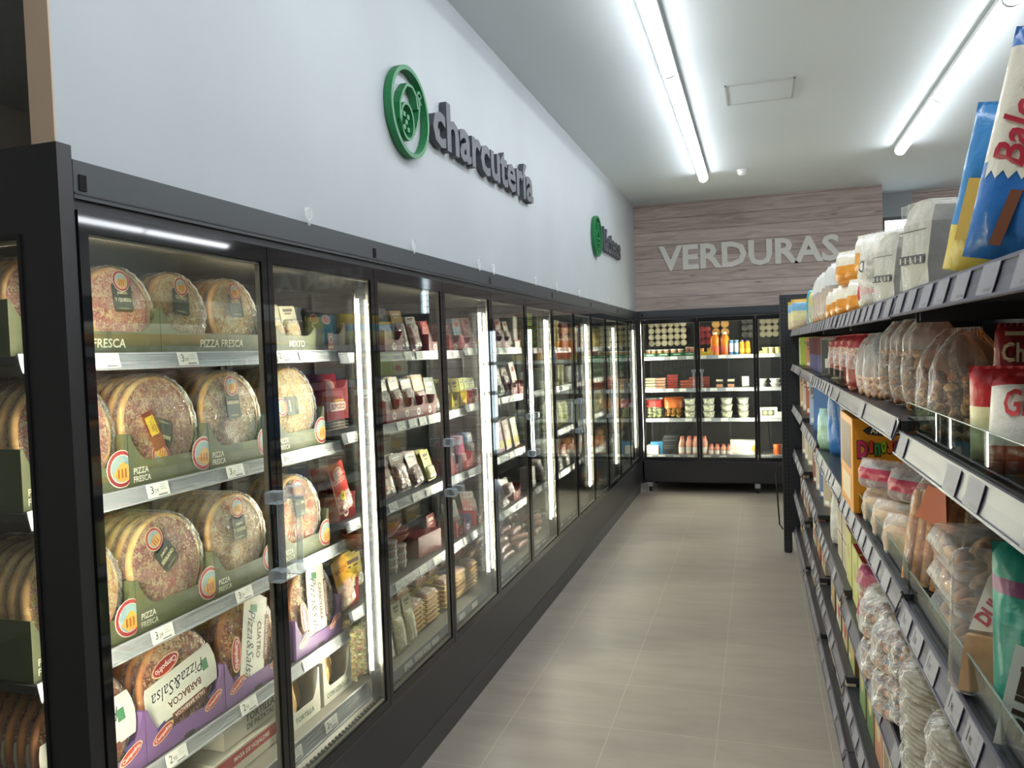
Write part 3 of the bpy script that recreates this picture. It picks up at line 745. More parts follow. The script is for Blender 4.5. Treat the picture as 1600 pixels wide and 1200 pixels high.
def tray(w, hc, hm, d, hexc, deco=None, name='display_tray', inner='8a7a5a'):
    """open cardboard display tray, its front scooped out"""
    def f():
        m = MB(); mt = M(hexc, .55); P = [(-w/2, 0), (w/2, 0), (w/2, hc)]
        if hc > hm+.01:
            cx = min(.07, w*.22)
            for i in range(0, 9):
                t = i/8; P.append((w/2-.006-cx*t*1.0, hc-(hc-hm)*(math.sin(t*PI/2)**.8)))
            for i in range(8, -1, -1):
                t = i/8; P.append((-w/2+.006+cx*t*1.0, hc-(hc-hm)*(math.sin(t*PI/2)**.8)))
        P.append((-w/2, hc))
        m.prism(P, 0, .0022, mt); inn = M(inner, .7)
        for sx in (-1, 1):
            a, b = sorted((sx*w/2, sx*(w/2-.0022)))
            m.box(a, b, .0022, d, 0, hc, mt)
        m.box(-w/2, w/2, d-.002, d, 0, hc, mt).box(-w/2+.002, w/2-.002, .002, d-.002, 0, .002, inn)
        out = [('carton', m)]
        if deco:
            g = MB(); deco(g, w, hc, hm); out.append(('print', g))
        return out
    return f
def d_pizza(g, w, hc, hm):
    tm = M('e6e3cf', .5)
    g.text('PIZZA', -w/2+.038, .040, .0155, -.0008, tm, .015, .05); g.text('FRESCA', -w/2+.041, .019, .0155, -.0008, tm, .015, .058)
    n = 20; r = .047                                    # half badge running off the right edge
    for k, (rr, hx) in enumerate(((r, 'e6e3cf'), (r*.95, 'a82f38'), (r*.76, 'e6e3cf'), (r*.72, '8fa9ad'))):
        pts = [(min(w/2, w/2-.022+rr*math.cos(2*PI*i/n)), .052+rr*math.sin(2*PI*i/n)) for i in range(n)]
        g.prism([(x, max(z, .004)) for x, z in pts], -.0008-.0003*k, -.0006-.0003*k, M(hx, .5))
    g.prism([(w/2-.05, .04), (w/2-.03, .02), (w/2-.002, .022), (w/2-.002, .058), (w/2-.02, .07)], -.0022, -.0018, M('d6a34a', .5))
    for k in range(3): g.box(w/2-.036+.011*k, w/2-.031+.011*k, -.0028, -.0022, .030, .052, M('a5622c'))
def d_strip(txt): 
    def f(g, w, hc, hm): g.text(txt, 0, hm*.5, min(.022, hm*.45), -.0008, M('e6e3cf', .5), .015, w*.7, shear=.1)
    return f
def d_campo(g, w, hc, hm):
    for x in (-w/2+.055, w/2-.05):
        T = Matrix.Translation((x, 0, .052)) @ RY(-22)
        logo_oval(g, 0, 0, .072, .026, -.0008, 'Campofrío', T=T, hexc='b8402f')
        g.box(-.012, .018, -.0013, -.0008, .016, .026, M('463a7a', .5), T=T)
        g.box(-.03, .03, -.0012, -.0008, .0, .001, M('e9c8a0'), T=T)
    g.ell(0, .006, .022, .006, -.0008, M('2c2a2a', .6))
def d_pozo(g, w, hc, hm):
    z = hm*.42; g.prism(rrect(w*.72, .034, .012, 4, z-.017), -.0014, -.0008, M('e8cfc0', .4)); g.text('ELPOZO', 0, z, .020, -.002, M('8a2a2e', .4), .03, w*.62)
    g.box(-w*.18, w*.28, -.0014, -.0008, z+.02, z+.027, M('c99a3a', .4))
def d_logo(hexc, txt='', bg='e9dccb'):
    def f(g, w, hc, hm):
        n = max(1, int(w/.09))
        for i in range(n):
            x = -w/2+w*(i+.5)/n; g.ell(x, hm*.5, .020, hm*.32, -.0008, M(bg, .4), 14)
            if txt: g.text(txt, x, hm*.5, hm*.2, -.0013, M(hexc, .4), .01, .032)
            else: g.ell(x, hm*.5, .014, hm*.15, -.0013, M(hexc, .4), 10)
    return f
def TRAY(w, hc, hm, d, hexc, dk=None, deco=None, inner='8a7a5a'): return spec(('tray', w, hc, hm, d, hexc, dk), 'display_tray', 'display tray', tray(w, hc, hm, d, hexc, deco, inner=inner))

def pack(w, h, card, body, txt='', tcol='f2ece0', head=.35, sticker=None, film=.1, logo=None, t=.010, hole=False):
    """flat sealed pack: printed card top, food showing through film below"""
    def f():
        c = MB(); c.prism(rrect(w, h, .008, 3), .0, .0018, M(card[0] if isinstance(card, tuple) else card, .4, 0, .12))
        c.prism(rrect(w*.99, h*head, .007, 3, h*(1-head)), -.0012, 0, M(card if isinstance(card, str) else card[1], .35, 0, .12))
        out = [('card', c)]
        b = MB(); hh = h*(1-head)-.012; rings = []
        P = rrect(w*.86, hh, .014, 4, .008)
        cx, cz = 0, .008+hh/2
        for s, y in ((1, -.0012), (.96, -.005), (.84, -t), (.4, -t-.001)): rings.append([((x-cx)*s+cx, y, (z-cz)*s+cz) for x, z in P])
        b.loft(rings, body if not isinstance(body, (tuple, list)) else MIX(list(body), 40, .4, 'vor', bmp=.5, name='slices', stretch=(1, 1, 2.6)), True, True); out.append(('slices', b))
        g = MB()
        if txt:
            ls = txt.split('|')
            for i, l in enumerate(ls): g.text(l, 0, h*(1-head/2)+.008*(len(ls)-1)-.018*i, min(.018, h*head*.34), -.0018, M(tcol, .4), .02, w*.78)
        if logo: logo_oval(g, 0, h*(1-head*.35), w*.6, h*head*.35, -.0022, logo[1], hexc=logo[0])
        if not txt and not logo:
            dk = M('e9e2d4' if sum(lin(card[1] if isinstance(card, tuple) else card)) < 1.2 else '5a3a34', .45)
            g.quad(-w*.3, w*.3, h*(1-head*.42), h*(1-head*.22), -.0018, dk); g.quad(-w*.22, w*.18, h*(1-head*.62), h*(1-head*.52), -.0018, dk)
        g.quad(-w*.36, -w*.05, h*.10, h*.17, -t-.0036, M('d9d2c4', .4)); g.quad(w*.1, w*.34, h*.08, h*.2, -t-.0036, M('efe9dc', .4))
        if sticker:
            g.ell(-w*.18, h*.36, .018, .018, -t-.0035, M(sticker, .4), 18); g.text('1€', -w*.18, h*.36, .014, -t-.004, M('2c2420', .4), .03)
        if g.v: out.append(('print', g))
        fl = MB(); rings = []
        for s, y in ((1.08, -.0016), (1.03, -.007), (.88, -t-.0025), (.4, -t-.003)): rings.append([((x-cx)*s+cx, y, (z-cz)*s+cz) for x, z in P])
        fl.loft(rings, FILM(film*.4, 'ffffff', .08, 1.0, 34, gain=1.2), True, True); out.append(('film_cover', fl))
        return out
    return spec(('pack', w, h, card, tuple(body) if isinstance(body, list) else body, txt, head, sticker, logo, t), 'sealed_pack', 'food pack', f)
def carton(w, h, d, front, side=None, top=None, txt=(), tcol='f4f0e6', deco=None, name='carton', cat='carton', bold=.02):
    def f():
        m = MB(); m.cbox(-w/2, w/2, 0, d, 0, h, M(side or front, .5), .0015); g = MB()
        g.quad(-w/2+.002, w/2-.002, .002, h-.002, -.0005, M(front, .45))
        if top: g.add([(-w/2+.002, .002, h+.0005), (w/2-.002, .002, h+.0005), (w/2-.002, d-.002, h+.0005), (-w/2+.002, d-.002, h+.0005)], [(0, 1, 2, 3)], M(top, .5))
        for t in txt: g.text(t[0], t[1]*w, t[2]*h, t[3], -.0012, M(t[4] if len(t) > 4 else tcol, .45), bold, w*(t[5] if len(t) > 5 else .86), t[6] if len(t) > 6 else 0)
        if deco: deco(g, w, h)
        elif not txt and h > .1:
            dark = sum(lin(front)) < .9; c1 = M('e3dccb' if dark else '7a5a48', .45); c2 = M('c9a24a' if dark else 'b8433a', .45)
            g.quad(-w*.42, w*.42, h*.70, h*.86, -.001, c1); g.quad(-w*.36, w*.10, h*.60, h*.65, -.001, c1); g.ell(w*.12, h*.32, w*.22, h*.14, -.001, c2, 14); g.quad(-w*.42, -w*.2, h*.06, h*.16, -.001, M('ece8de', .5))
            g.add([(w/2+.0006, d*.2, h*.15), (w/2+.0006, d*.8, h*.15), (w/2+.0006, d*.8, h*.45), (w/2+.0006, d*.2, h*.45)], [(0, 1, 2, 3)], c1)
            g.add([(w/2+.0006, d*.2, h*.55), (w/2+.0006, d*.8, h*.55), (w/2+.0006, d*.8, h*.75), (w/2+.0006, d*.2, h*.75)], [(0, 1, 2, 3)], c2)
        return [('carton_body', m), ('print', g)]
    return spec(('carton', w, h, d, front, side, top, txt, name), name, cat, f)
def tub(r, h, body, lid=None, band=None, clear=False, taper=.86, lidh=.006, name='tub', content=None):
    def f():
        b = MB(); mt = body if not isinstance(body, str) else (FILM(.12, 'ffffff', .1, .1, 10, gain=1.4) if clear else M(body, .4))
        b.lathe([(r*taper, 0), (r*taper, .001), (r, h-lidh)], mt, 20)
        out = [('cup', b)]
        if band: g = MB(); g.lathe([(r*(taper+(1-taper)*.2)+.0007, h*.2), (r*(taper+(1-taper)*.8)+.0007, h*.8)], M(band, .4), 20, caps=False); out.append(('label_band', g))
        if content: q = MB(); q.lathe([(r*taper*.94, .002), (r*.95, h*.8), (.001, h*.86)], content, 16, caps=False); out.append(('filling', q))
        if lid: l = MB(); l.lathe([(r*1.04, h-lidh), (r*1.05, h-lidh/2), (r*1.03, h), (r*.95, h), (r*.93, h-.0015), (.001, h-.0015)], M(lid, .35) if isinstance(lid, str) else lid, 20, caps=False); out.append(('lid', l))
        return out
    return spec(('tub', r, h, body, lid, band, clear, taper, content), name, name.replace('_', ' '), f)
def bottle(r, h, liquid, cap, band=None, cap_r=.5, neck=.72, waist=False, clear=True):
    def f():
        b = MB(); mt = MIX([liquid, liquid], 5, .2, bmp=0) if clear else M(liquid, .3)
        pr = [(r*.9, 0), (r, .006)] + ([(r*.98, h*.25), (r*.86, h*.4), (r*.97, h*.52)] if waist else [(r, h*.5)]) + [(r, h*neck*.86), (r*.85, h*neck), (r*cap_r*.9, h*.88), (r*cap_r*.9, h*.93)]
        b.lathe(pr, M(liquid, .12), 20); out = [('bottle_body', b)]
        c = MB(); c.lathe([(r*cap_r, h*.9), (r*cap_r, h*.99), (r*cap_r*.85, h)], M(cap, .35), 16); out.append(('cap', c))
        if band: g = MB(); g.lathe([(r*1.012, h*.10), (r*1.012, h*.42)], M(band, .4), 20, caps=False); out.append(('label_band', g))
        return out
    return spec(('bottle', r, h, liquid, cap, band, waist), 'bottle', 'bottle', f)
def surf(w, h, t, seed, pw=3.0, low=1.0):
    rn = random.Random(seed); ph = [rn.uniform(0, 6) for _ in range(6)]
    def y(x, z):
        u = max(-1, min(1, 2*x/w)); v = max(0, min(1, z/h)); vv = abs(2*v-1)
        e = max(0, 1-abs(u)**pw)**.6*max(0, 1-vv**4)**.7
        e *= 1+(.25*low*(.5-v))
        return -(t/2*e*(1+.05*math.sin(9*u+ph[0]+5*v)+.05*math.sin(14*v+ph[1])+.03*math.sin(22*u*v+ph[2])))
    return y
def bag(w, h, t, bands, key, seed=1, prints=(), film=None, fill=None, name='bag', cat='bag', crimp=True, pinch=None, nx=14, nz=18, fill_top=.72, fn='cookies', deco=None):
    """pillow bag, stands on its bottom edge; bands: [(v from, material)]; fill: food lumps seen through clear film"""
    def f():
        ys = surf(w, h, t, seed); m = MB(); rn = random.Random(seed)
        def px(x, z):
            if pinch:
                v = z/h; k = 1-(1-pinch[1])*max(0, (v-pinch[0])/(1-pinch[0]))**1.2 if v > pinch[0] else 1
                return x*k
            return x
        for sgn in (1, -1):
            b0 = len(m.v)
            for b in range(nz+1):
                for a in range(nx+1):
                    z = h*b/nz; x = -w/2+w*a/nx
                    m.v.append((px(x, z), sgn*ys(x, z)*(1 if sgn > 0 else .8)+t/2, z))
            for b in range(nz):
                v = (b+.5)/nz; mt = bands[0][1]
                for vv, mm in bands:
                    if v >= vv: mt = mm
                i = m.mi(mt)
                for a in range(nx):
                    k = b0+b*(nx+1)+a; q = (k, k+1, k+nx+2, k+nx+1)
                    m.f.append(q if sgn > 0 else q[::-1]); m.m.append(i); m.s.append(True)
        if crimp:
            for z0, z1 in ((-.0, .008), (h-.012, h+.004)):
                N = 16; vs = []
                for i in range(N+1):
                    x = -w/2+w*i/N; o = .002*(i % 2)
                    vs += [(px(x, z0), t/2-.001-o, z0), (px(x, z1), t/2-.001+o, z1)]
                m.add(vs, [(2*i, 2*i+2, 2*i+3, 2*i+1) for i in range(N)], bands[-1][1] if z0 > .1 else bands[0][1])
        # weld
        out = []
        if fill:
            c = MB()
            if callable(fill): fill(c, w, h, t, rn)
            out.append((fn, c))
        out.append(('bag_film' if fill else 'bag_body', m))
        g = MB()
        for p in prints:    # text, x, z, height, colour, max width, rot
            g.text(p[0], p[1]*w, p[2]*h, p[3], t/2-.004, M(p[4], .4), .02, p[5]*w, p[6] if len(p) > 6 else 0, ysurf=lambda x, z: ys(x, z))
        if deco: deco(g, w, h, t, ys)
        if g.v: out.append(('print', g))
        return out
    return spec(('bag', key), name, cat, f)
ICO = None
def lump(m, x, y, z, rx, ry, rz, mat, rn, jig=.12):
    """one rough rounded piece of food"""
    global ICO
    if ICO is None:
        import bmesh; bm = bmesh.new(); bmesh.ops.create_icosphere(bm, subdivisions=2, radius=1); bm.verts.ensure_lookup_table()
        ICO = ([tuple(v.co) for v in bm.verts], [tuple(v.index for v in f.verts) for f in bm.faces]); bm.free()
    q = Matrix.Rotation(rn.uniform(0, 6), 3, Vector((rn.uniform(-1, 1), rn.uniform(-1, 1), rn.uniform(-1, 1))).normalized())
    a, b = rn.uniform(2, 4), rn.uniform(0, 6); vs = []
    for v in ICO[0]:
        k = 1+jig*math.sin(a*v[0]+b)*math.cos(a*v[1]-b); p = q @ Vector((v[0]*rx*k, v[1]*ry*k, v[2]*rz*k)); vs.append((p.x+x, p.y+y, p.z+z))
    m.add(vs, ICO[1], mat, True)
def fill_lumps(cols, size, top=.7, flat=.5, n=None, kind='noise'):
    def f(c, w, h, t, rn):
        mt = MIX(cols, 60, .6, kind, bmp=.4, name='food_pieces'); z = size*.8
        while z < h*top:
            k = max(1, int((w*.86)/(size*1.7)))
            for i in range(k):
                x = -w*.40+w*.80*(i+.5)/k
                for yy in ((t*.32, t*.68) if t > size*2.4 else (t*.5,)):
                    lump(c, x+rn.uniform(-.2, .2)*size, yy, z+rn.uniform(-.2, .2)*size, size, size*flat if flat > .6 else size*.8, size*flat, mt, rn)
            z += size*1.35
    return f
def fill_sticks(cols, r, top=.85):
    def f(c, w, h, t, rn):
        mt = MIX(cols, 40, .6, bmp=.4, name='breadsticks'); k = int(w*.9/(2.1*r))
        for row in range(max(1, int(t*.8/(2*r)))):
            for i in range(k):
                x = -w*.45+2.1*r*(i+.5); y = t*.15+2*r*(row+.5)
                c.tube([(x, y, .01), (x+rn.uniform(-.004, .004), y, h*top*.5), (x+rn.uniform(-.006, .006), y, h*top*rn.uniform(.9, 1))], [r*.8, r*rn.uniform(.9, 1.1), r*.7], mt, 8)
    return f
# ================================================================ setting goods down, with a label of their own
SEEN = {}
def W_left(i, lv): return f"{'top second third fourth bottom'.split()[lv]} shelf, {NM[i]} fridge"
class Row:
    """a shelf; frame(pos, depth, z) gives the place, pxf(px, z, depth) reads a position off the photograph"""
    def __init__(s, frame, pxf, z, where, d0, ordside='left'): s.fr, s.pxf, s.z, s.where, s.d0, s.side = frame, pxf, z, where, d0, ordside
    def at(s, px, z=None, d=None): return s.pxf(px, s.z+.08 if z is None else z, s.d0 if d is None else d)
    def put(s, px, sp, desc, deep=1, pitch=.03, lean=0, high=1, hp=.05, yaw=0, roll=0, dz=0, dd=0, pos=None, grp=None, step=None, n=1, scl=None, post=None, lab=None):
        """n across with a step, each deep and/or high"""
        p0 = s.at(px) if pos is None else pos
        if s.side == 'right' and sp[0] == 'carton' and yaw and dd < .05: dd += .055
        for k in range(n):
            y = p0+(step or 0)*k
            key = (desc, s.where); SEEN[key] = SEEN.get(key, 0)+1; i = SEEN[key]-1
            for j in range(deep):
                for q in range(high):
                    mw = s.fr(y, s.d0+dd+pitch*j, s.z+dz+hp*q) @ RZ(yaw) @ RX(-lean) @ RY(roll)
                    if post is not None: mw = mw @ post
                    if dz < .012 and post is None: mw = TR(0, 0, -lowest(sp, mw.to_3x3())*(scl[2] if scl else 1)+.0006-dz*(j+q == 0)*0) @ mw
                    o = f'{ordn(i)} from {s.side}'
                    if j: o = f'{ordn(j)} behind the {ordn(i)} from {s.side}'
                    elif q: o = f'{ordn(q)} up in the {ordn(i)} stack'
                    if j and q: o = f'stack {i+1}, {ordn(j)} back, {ordn(q)} up'
                    put(sp, mw, lab or f'{desc}, {o}, {s.where}', grp or f'{desc}, {s.where}', scl=scl)
def LR(i, lv, d0=.19):
    z = LV[i][lv]-.005 if lv < 4 else DK[i]+.001
    return Row(lambda y, d, z: LT(y, d, z), lambda px, z, d: yat(px, z, FX-d), z, W_left(i, lv), d0)
dT = .178
r = LR(0, 0)
# --- nearest fridge, top shelf: pizzas in low olive trays
ol = OLIVE
r.d0 = dT
r.put(0, TRAY(.435, .12, .056, .30, ol, 'strip', d_strip('PIZZA FRESCA')), 'olive PIZZA FRESCA tray', pos=1.462)
r.put(0, TRAY(.49, .12, .056, .30, ol, 'strip2', d_strip('PIZZA FRESCA')), 'long olive PIZZA FRESCA tray', pos=1.926)
Pz = dict(lean=7, pitch=.036)
r.put(0, pizza('ham', ('JAMÓN', 'Y QUESO'), 0, R=.106), 'wrapped ham pizza', pos=1.357, deep=4, dd=.012, dz=.004, **Pz)
r.put(0, pizza('ham', ('JAMÓN', 'Y QUESO'), 0, R=.106), 'pink ham and cheese pizza', pos=1.570, deep=4, dd=.012, dz=.004, **Pz)
r.put(0, pizza('cheese', ('QUESO',), 8, R=.108), 'wrapped pale cheese pizza', pos=1.795, deep=2, dd=.03, dz=.004, **Pz)
r.put(0, pizza('cheese', ('QUESO',), 0, R=.108), 'wrapped pale cheese pizza', pos=2.025, deep=3, dd=.02, dz=.004, **Pz)
r.put(0, TRAY(.235, .085, .055, .30, ol, 'mixto', d_strip('MIXTO')), 'olive tray lettered MIXTO', pos=2.315)
tp = pack(.095, .155, ('d8cfae', 'd8cfae'), ['e2b56a', 'ecd9a0', 'cf8a45', 'f0e0b0'], '', head=.30)
for k, x in enumerate((2.275, 2.375)):
    r.put(0, tp, 'golden mixed toastie pack', pos=x-.02, deep=3, pitch=.02, lean=10, dd=.03, dz=.004, roll=-4)
r = LR(0, 0, .20); r.where = 'top shelf, first fridge joint'
r.put(0, TRAY(.235, .11, .065, .28, '333135', 'blk', lambda g, w, hc, hm: (g.prism(rrect(.042, .062, .003, 2, .006, .005), -.0014, -.0008, M('d9683a', .4)), g.ell(.005, .044, .014, .014, -.002, M('f0d9c8', .4), 16), g.ell(.005, .044, .010, .010, -.0024, M('d9683a', .4), 16), g.quad(-.012, .022, .012, .02, -.002, M('f0d9c8', .4)))), 'black tray with orange square', pos=2.565)
r.put(0, pack(.085, .15, ('2d2b2e', '2d2b2e'), ['c97a86', 'e0a24a', 'b56a80'], '', head=.6, logo=('cf5a38', '')), 'black pack, orange emblem', pos=2.535, n=2, step=.085, deep=2, pitch=.02, lean=8, dd=.03, dz=.004)
r.put(0, tub(.06, .13, 'ece6d6', name='curved_card'), 'upright cream card cylinder', pos=2.65, dd=.16)
# --- second and third shelves: four trays each of standing pizzas
def ptray(r, x, w=.293): r.put(0, TRAY(w, .135, .062, .36, ol, 'pf%.3f' % w, d_pizza), 'olive tray with round badge', pos=x)
r = LR(0, 1, dT)
for x in (1.40, 1.696, 1.992): ptray(r, x)
ptray(r, 2.322, .293)
for x, k, wd, rt_, ds, R in ((1.40, 'ham', (), 0, 'wrapped pink ham pizza', .136), (1.696, 'bbq', ('BARBACOA',), 200, 'barbecue pizza with sauce sachet', .134), (1.992, 'carbonara', ('CARBONARA',), 0, 'wrapped carbonara pizza', .134), (2.322, 'cheese', ('QUESO',), -90, 'wrapped creamy cheese pizza', .136)):
    r.put(0, pizza(k, wd, rt_, R=R), ds, pos=x, deep=6, dd=.018, dz=.005, lean=7, pitch=.036)
r = LR(0, 2, dT)
for x in (1.40, 1.696, 1.992): ptray(r, x)
ptray(r, 2.322, .293)
for x, k, wd, rt_, ds, lo, dp in ((1.40, 'yellow', (), 150, 'wrapped yellow cheese pizza', None, 6), (1.696, 'serrano', ('JAMÓN', 'SERRANO'), -35, 'wrapped serrano ham pizza', None, 6), (1.992, 'carbonara', ('JAMÓN', 'Y QUESO'), 0, 'wrapped ham and cheese pizza', None, 6), (2.322, 'pepper', ('SALAMI',), 0, 'wrapped salami pizza', 'salami', 4)):
    r.put(0, pizza(k, wd, rt_, loose=lo, R=.133), ds, pos=x, deep=dp, dd=.018, dz=.005, lean=7, pitch=.036)
r = LR(0, 3, dT)
for x in (1.405, 1.711, 2.017, 2.38):
    r.put(0, TRAY(.302, .135, .05, .36, '7a5a8c', 'cmp', d_campo), 'purple cardboard pizza tray', pos=x)
for x, k, fl, rt_, ds in ((1.405, 'sauce', 'POLLO', 175, 'orange-crusted pizza in white band'), (1.711, 'bbq', 'BARBACOA', 172, 'pizza with upside-down white band'), (2.017, 'sauce', 'CUATRO', 108, 'pizza with upright white band'), (2.38, 'carbonara', 'CARBONARA', 98, 'carbonara pizza in white band')):
    r.put(0, pizza_sauce(k, fl, rt_), ds, pos=x, deep=6 if x < 1.5 else 4, dd=.018, dz=.005, lean=7, pitch=.036)
# bottom shelf: tortilla boxes, rolls, prepared vegetables
r = LR(0, 4, .12)
r.put(0, carton(.30, .12, .26, 'd9d2c2', 'cfc8b8', None, (('TORTILLA', .08, .42, .024, '4a4a48'), ('DE PATATAS', .08, .2, .018, '4a4a48')), deco=lambda g, w, h: g.quad(-.02, .13, h*.66, h*.9, -.0012, M('9a958a'))), 'white TORTILLA DE PATATAS carton', pos=2.0, dd=.06, dz=.075)
r.put(0, carton(.34, .072, .28, 'c9c2b2', 'c9c2b2', None, (('MASA DE HOJALDRE', .0, .62, .018, 'efe4d8'),), deco=lambda g, w, h: g.quad(-w*.48, w*.48, h*.38, h*.9, -.0008, M('a83a3c'))), 'flat carton with red band', pos=1.95, dd=.04)
r.put(0, carton(.36, .10, .28, 'b8ab8c', 'a99c7e'), 'plain tan carton at the near end', pos=1.52, dd=.05)
def crate(desc, x, txt):
    r.put(0, TRAY(.19, .15, .055, .26, 'ddd9cc', txt, lambda g, w, hc, hm: g.text(txt, 0, .026, .018, -.0009, M('3a5a44'), .02, w*.8)), desc, pos=x, dd=.02)
crate('white crate lettered CON CEBOLLA', 2.42, 'CON CEBOLLA'); crate('white crate lettered TORTILLA', 2.205, 'TORTILLA')
rl = bag(.10, .17, .055, [(0, MIX(['c99a58', 'dcb878', 'b58244'], 20, .4, bmp=.2, name='bread'))], 'roll', 3, crimp=False)
r.put(0, rl, 'golden wrapped tortilla roll', pos=2.17, dd=.04, dz=.01, lean=8); r.put(0, rl, 'golden wrapped tortilla roll', pos=2.24, dd=.07, dz=.01, lean=8)
r.put(0, rl, 'golden wrapped onion tortilla', pos=2.38, dd=.04, dz=.03, lean=8); r.put(0, rl, 'golden wrapped onion tortilla', pos=2.45, dd=.07, dz=.03, lean=8)
# ================================================================ the other fridges of the left run
PINK = ['e3a8a0', 'cf8580', 'edc9bd', 'b96a66']; CURED = ['a3564c', '8a3e3a', 'c98a78', '6f2f30']; BROWN = ['8a5a3c', '6e4430', 'b08058', '54332a']; PALE = ['e9dcae', 'd9c98c', 'f2e8c8', 'cdb878']
RED, DRED = '9c1f26', '7d2028'
RT = {'r': TRAY(.125, .085, .048, .12, RED, 'r', d_logo('b02a30')), 'p': TRAY(.125, .075, .045, .12, '9a3a58', 'p', d_logo('8a2a48')), 'y': TRAY(.10, .085, .045, .12, 'e0c71f', 'y', d_logo('b5302c', bg='f5e9a8')), 'n': TRAY(.11, .08, .045, .12, '2c3a66', 'n', d_logo('2c3a66')), 'rr': TRAY(.15, .095, .055, .12, '8f262b', 'rr', d_logo('a83434'))}
K = {
 'b1954': pack(.125, .19, ('b5483f', '27272b'), PINK, '1954', 'b9b4a8', .42), 'goldblk': pack(.10, .185, ('3a3230', 'c9a55a'), CURED, '', head=.3), 'pinkclr': pack(.10, .16, ('c98a84', 'b8b4ae'), PINK, '', head=.2),
 'redp': pack(.09, .145, ('b02a30', 'b83238'), CURED, '', head=.45, logo=('d8433c', '')), 'redpink': pack(.11, .14, ('a83238', 'd9655c'), PINK, '', head=.35), 'bluew': pack(.10, .17, ('c9d3da', '8fb0c4'), PINK, '', head=.5, logo=('b8323a', '')),
 'pinkm': pack(.11, .18, ('c97d86', 'd9a0a0'), PINK, '', head=.4, logo=('b8323a', '')), 'brown': pack(.115, .175, ('5b3a30', '4a3a38'), BROWN, '', head=.28, sticker='e0a82c'), 'brown2': pack(.11, .17, ('6e4a3c', '8a6a4e'), CURED, '', head=.25),
 'gold': pack(.11, .185, ('b5613c', 'cf9a3a'), ['c9683c', 'b04a38', 'e0a060'], '', head=.4), 'greyg': pack(.10, .17, '8f938a', BROWN, '', head=.6), 'yel': pack(.08, .145, ('d8d23c', 'c9cf45'), PALE, '', head=.4),
 'yel2': pack(.09, .15, ('d9cf5c', 'e6d23c'), ['e3d27a', 'c9b85a', 'efe2a0'], '', head=.5), 'maroon': pack(.11, .16, ('6e2c30', '7d3a3a'), CURED, '', head=.4), 'pinkbx': pack(.10, .17, ('c94a78', 'd85a86'), PINK, '', head=.55, logo=('e9d0da', '')),
 'bluebr': pack(.09, .17, ('3c6a9a', '4f7fae'), BROWN, '', head=.3), 'w1954': pack(.15, .15, ('e6ddd2', 'ece6dc'), PINK, '1954', '3c3c3e', .55), 'ham': pack(.11, .165, ('d8b5a5', 'c9433a'), PINK, 'JAMÓN|COCIDO', 'f4ece2', .45, sticker='e6d21e'),
 'elpozo': pack(.105, .19, ('d8a898', 'cf3a30'), PINK, 'JAMÓN|COCIDO', 'f1d8cc', .62, sticker='ecd81c', logo=('e2a08c', 'ELPOZO')), 'elred': pack(.10, .175, ('a82c32', 'b02f38'), PINK, '', head=.8, sticker='e6a82a', logo=('c8a0a0', '')),
 'bacon': pack(.105, .19, ('e6c48c', 'e8a82c'), ['e3b08a', 'd98f70', 'efd2b5'], 'BACON', 'a83a22', .5), 'lonch': pack(.09, .13, ('d9b93c', 'e0c24a'), PALE, '', head=.6, sticker='e6a82a'), 'cheese': pack(.085, .21, ('d6cf9a', 'd8d3a8'), PALE, '', head=.3),
 'cheeseb': pack(.085, .21, ('d6cf9a', '8fb3c0'), PALE, '', '2c4a66', .3), 'frank': pack(.15, .11, ('d9b25a', 'e0c93c'), ['c98a5c', 'b8754a', 'dba070'], '', head=.3, t=.018), 'frankb': pack(.15, .11, ('d9b25a', '3f77a8'), ['c98a5c', 'b8754a', 'dba070'], '', head=.3, t=.018),
 'cream': pack(.10, .17, ('e8dfcf', 'f0e9da'), PINK, '', head=.35, logo=('b8323a', '')),
}
# by the first joint, on the second fridge's shelves
r = LR(1, 1, .22); J = 'second fridge'
r.where = 'second shelf, ' + J
r.put(0, K['elred'], 'upright red ham pack', pos=2.62, deep=8, pitch=.024, lean=6, dz=.052, dd=.02, yaw=-14)
r.put(0, TRAY(.16, .15, .12, .22, '8f2330', 'poz', d_pozo, '7a2028'), 'dark red ELPOZO tray', pos=2.62, dz=.052, dd=-.01)
for q in range(4): r.put(0, pack(.16, .12, ('c9b89a', 'b8a890'), BROWN, '', head=.2), 'pale pack lying flat', pos=2.64, dd=.0, dz=.016+.012*q, post=RX(-90) @ TR(0, -.0, 0))
r = LR(1, 2, .20); r.where = 'third shelf, ' + J
r.put(0, RT['rr'], 'bright red logo tray', pos=2.63)
r.put(0, K['elpozo'], 'red ELPOZO cooked ham pack', pos=2.60, lean=6, roll=-12, dd=-.02, dz=.04)
r.put(0, K['redp'], 'dark red ham pack', pos=2.685, deep=6, pitch=.016, lean=8, roll=-8, dd=.03, dz=.02, scl=(1.1, 1, 1.2))
r = LR(1, 3, .20); r.where = 'fourth shelf, ' + J
r.put(0, RT['rr'], 'red tray with a star', pos=2.63)
r.put(0, K['bacon'], 'orange bacon pack', pos=2.595, lean=8, roll=-10, dd=-.02, dz=.02)
r.put(0, K['lonch'], 'small yellow sliced pack', pos=2.68, n=2, step=.055, lean=6, dd=.02, dz=.05, deep=3, pitch=.02)
r = LR(1, 4, .13); r.where = 'bottom shelf, ' + J
veg = ['d8cf6a', 'e8e0a8', 'a8b84a', 'c9583c', 'efe6c2', '6f8f3a']
vb = bag(.16, .19, .06, [(0, FILM(.07, 'fffbe8', .1, .8, 24))], 'veg', 5, fill=fill_lumps(veg, .017, .92, .6, kind='vor'), fn='cut_vegetables')
r.put(0, vb, 'clear bag of cut vegetables', pos=2.60, n=2, step=.13, deep=2, pitch=.09, high=2, hp=.10, dd=.05, scl=(.8, 1, .5))
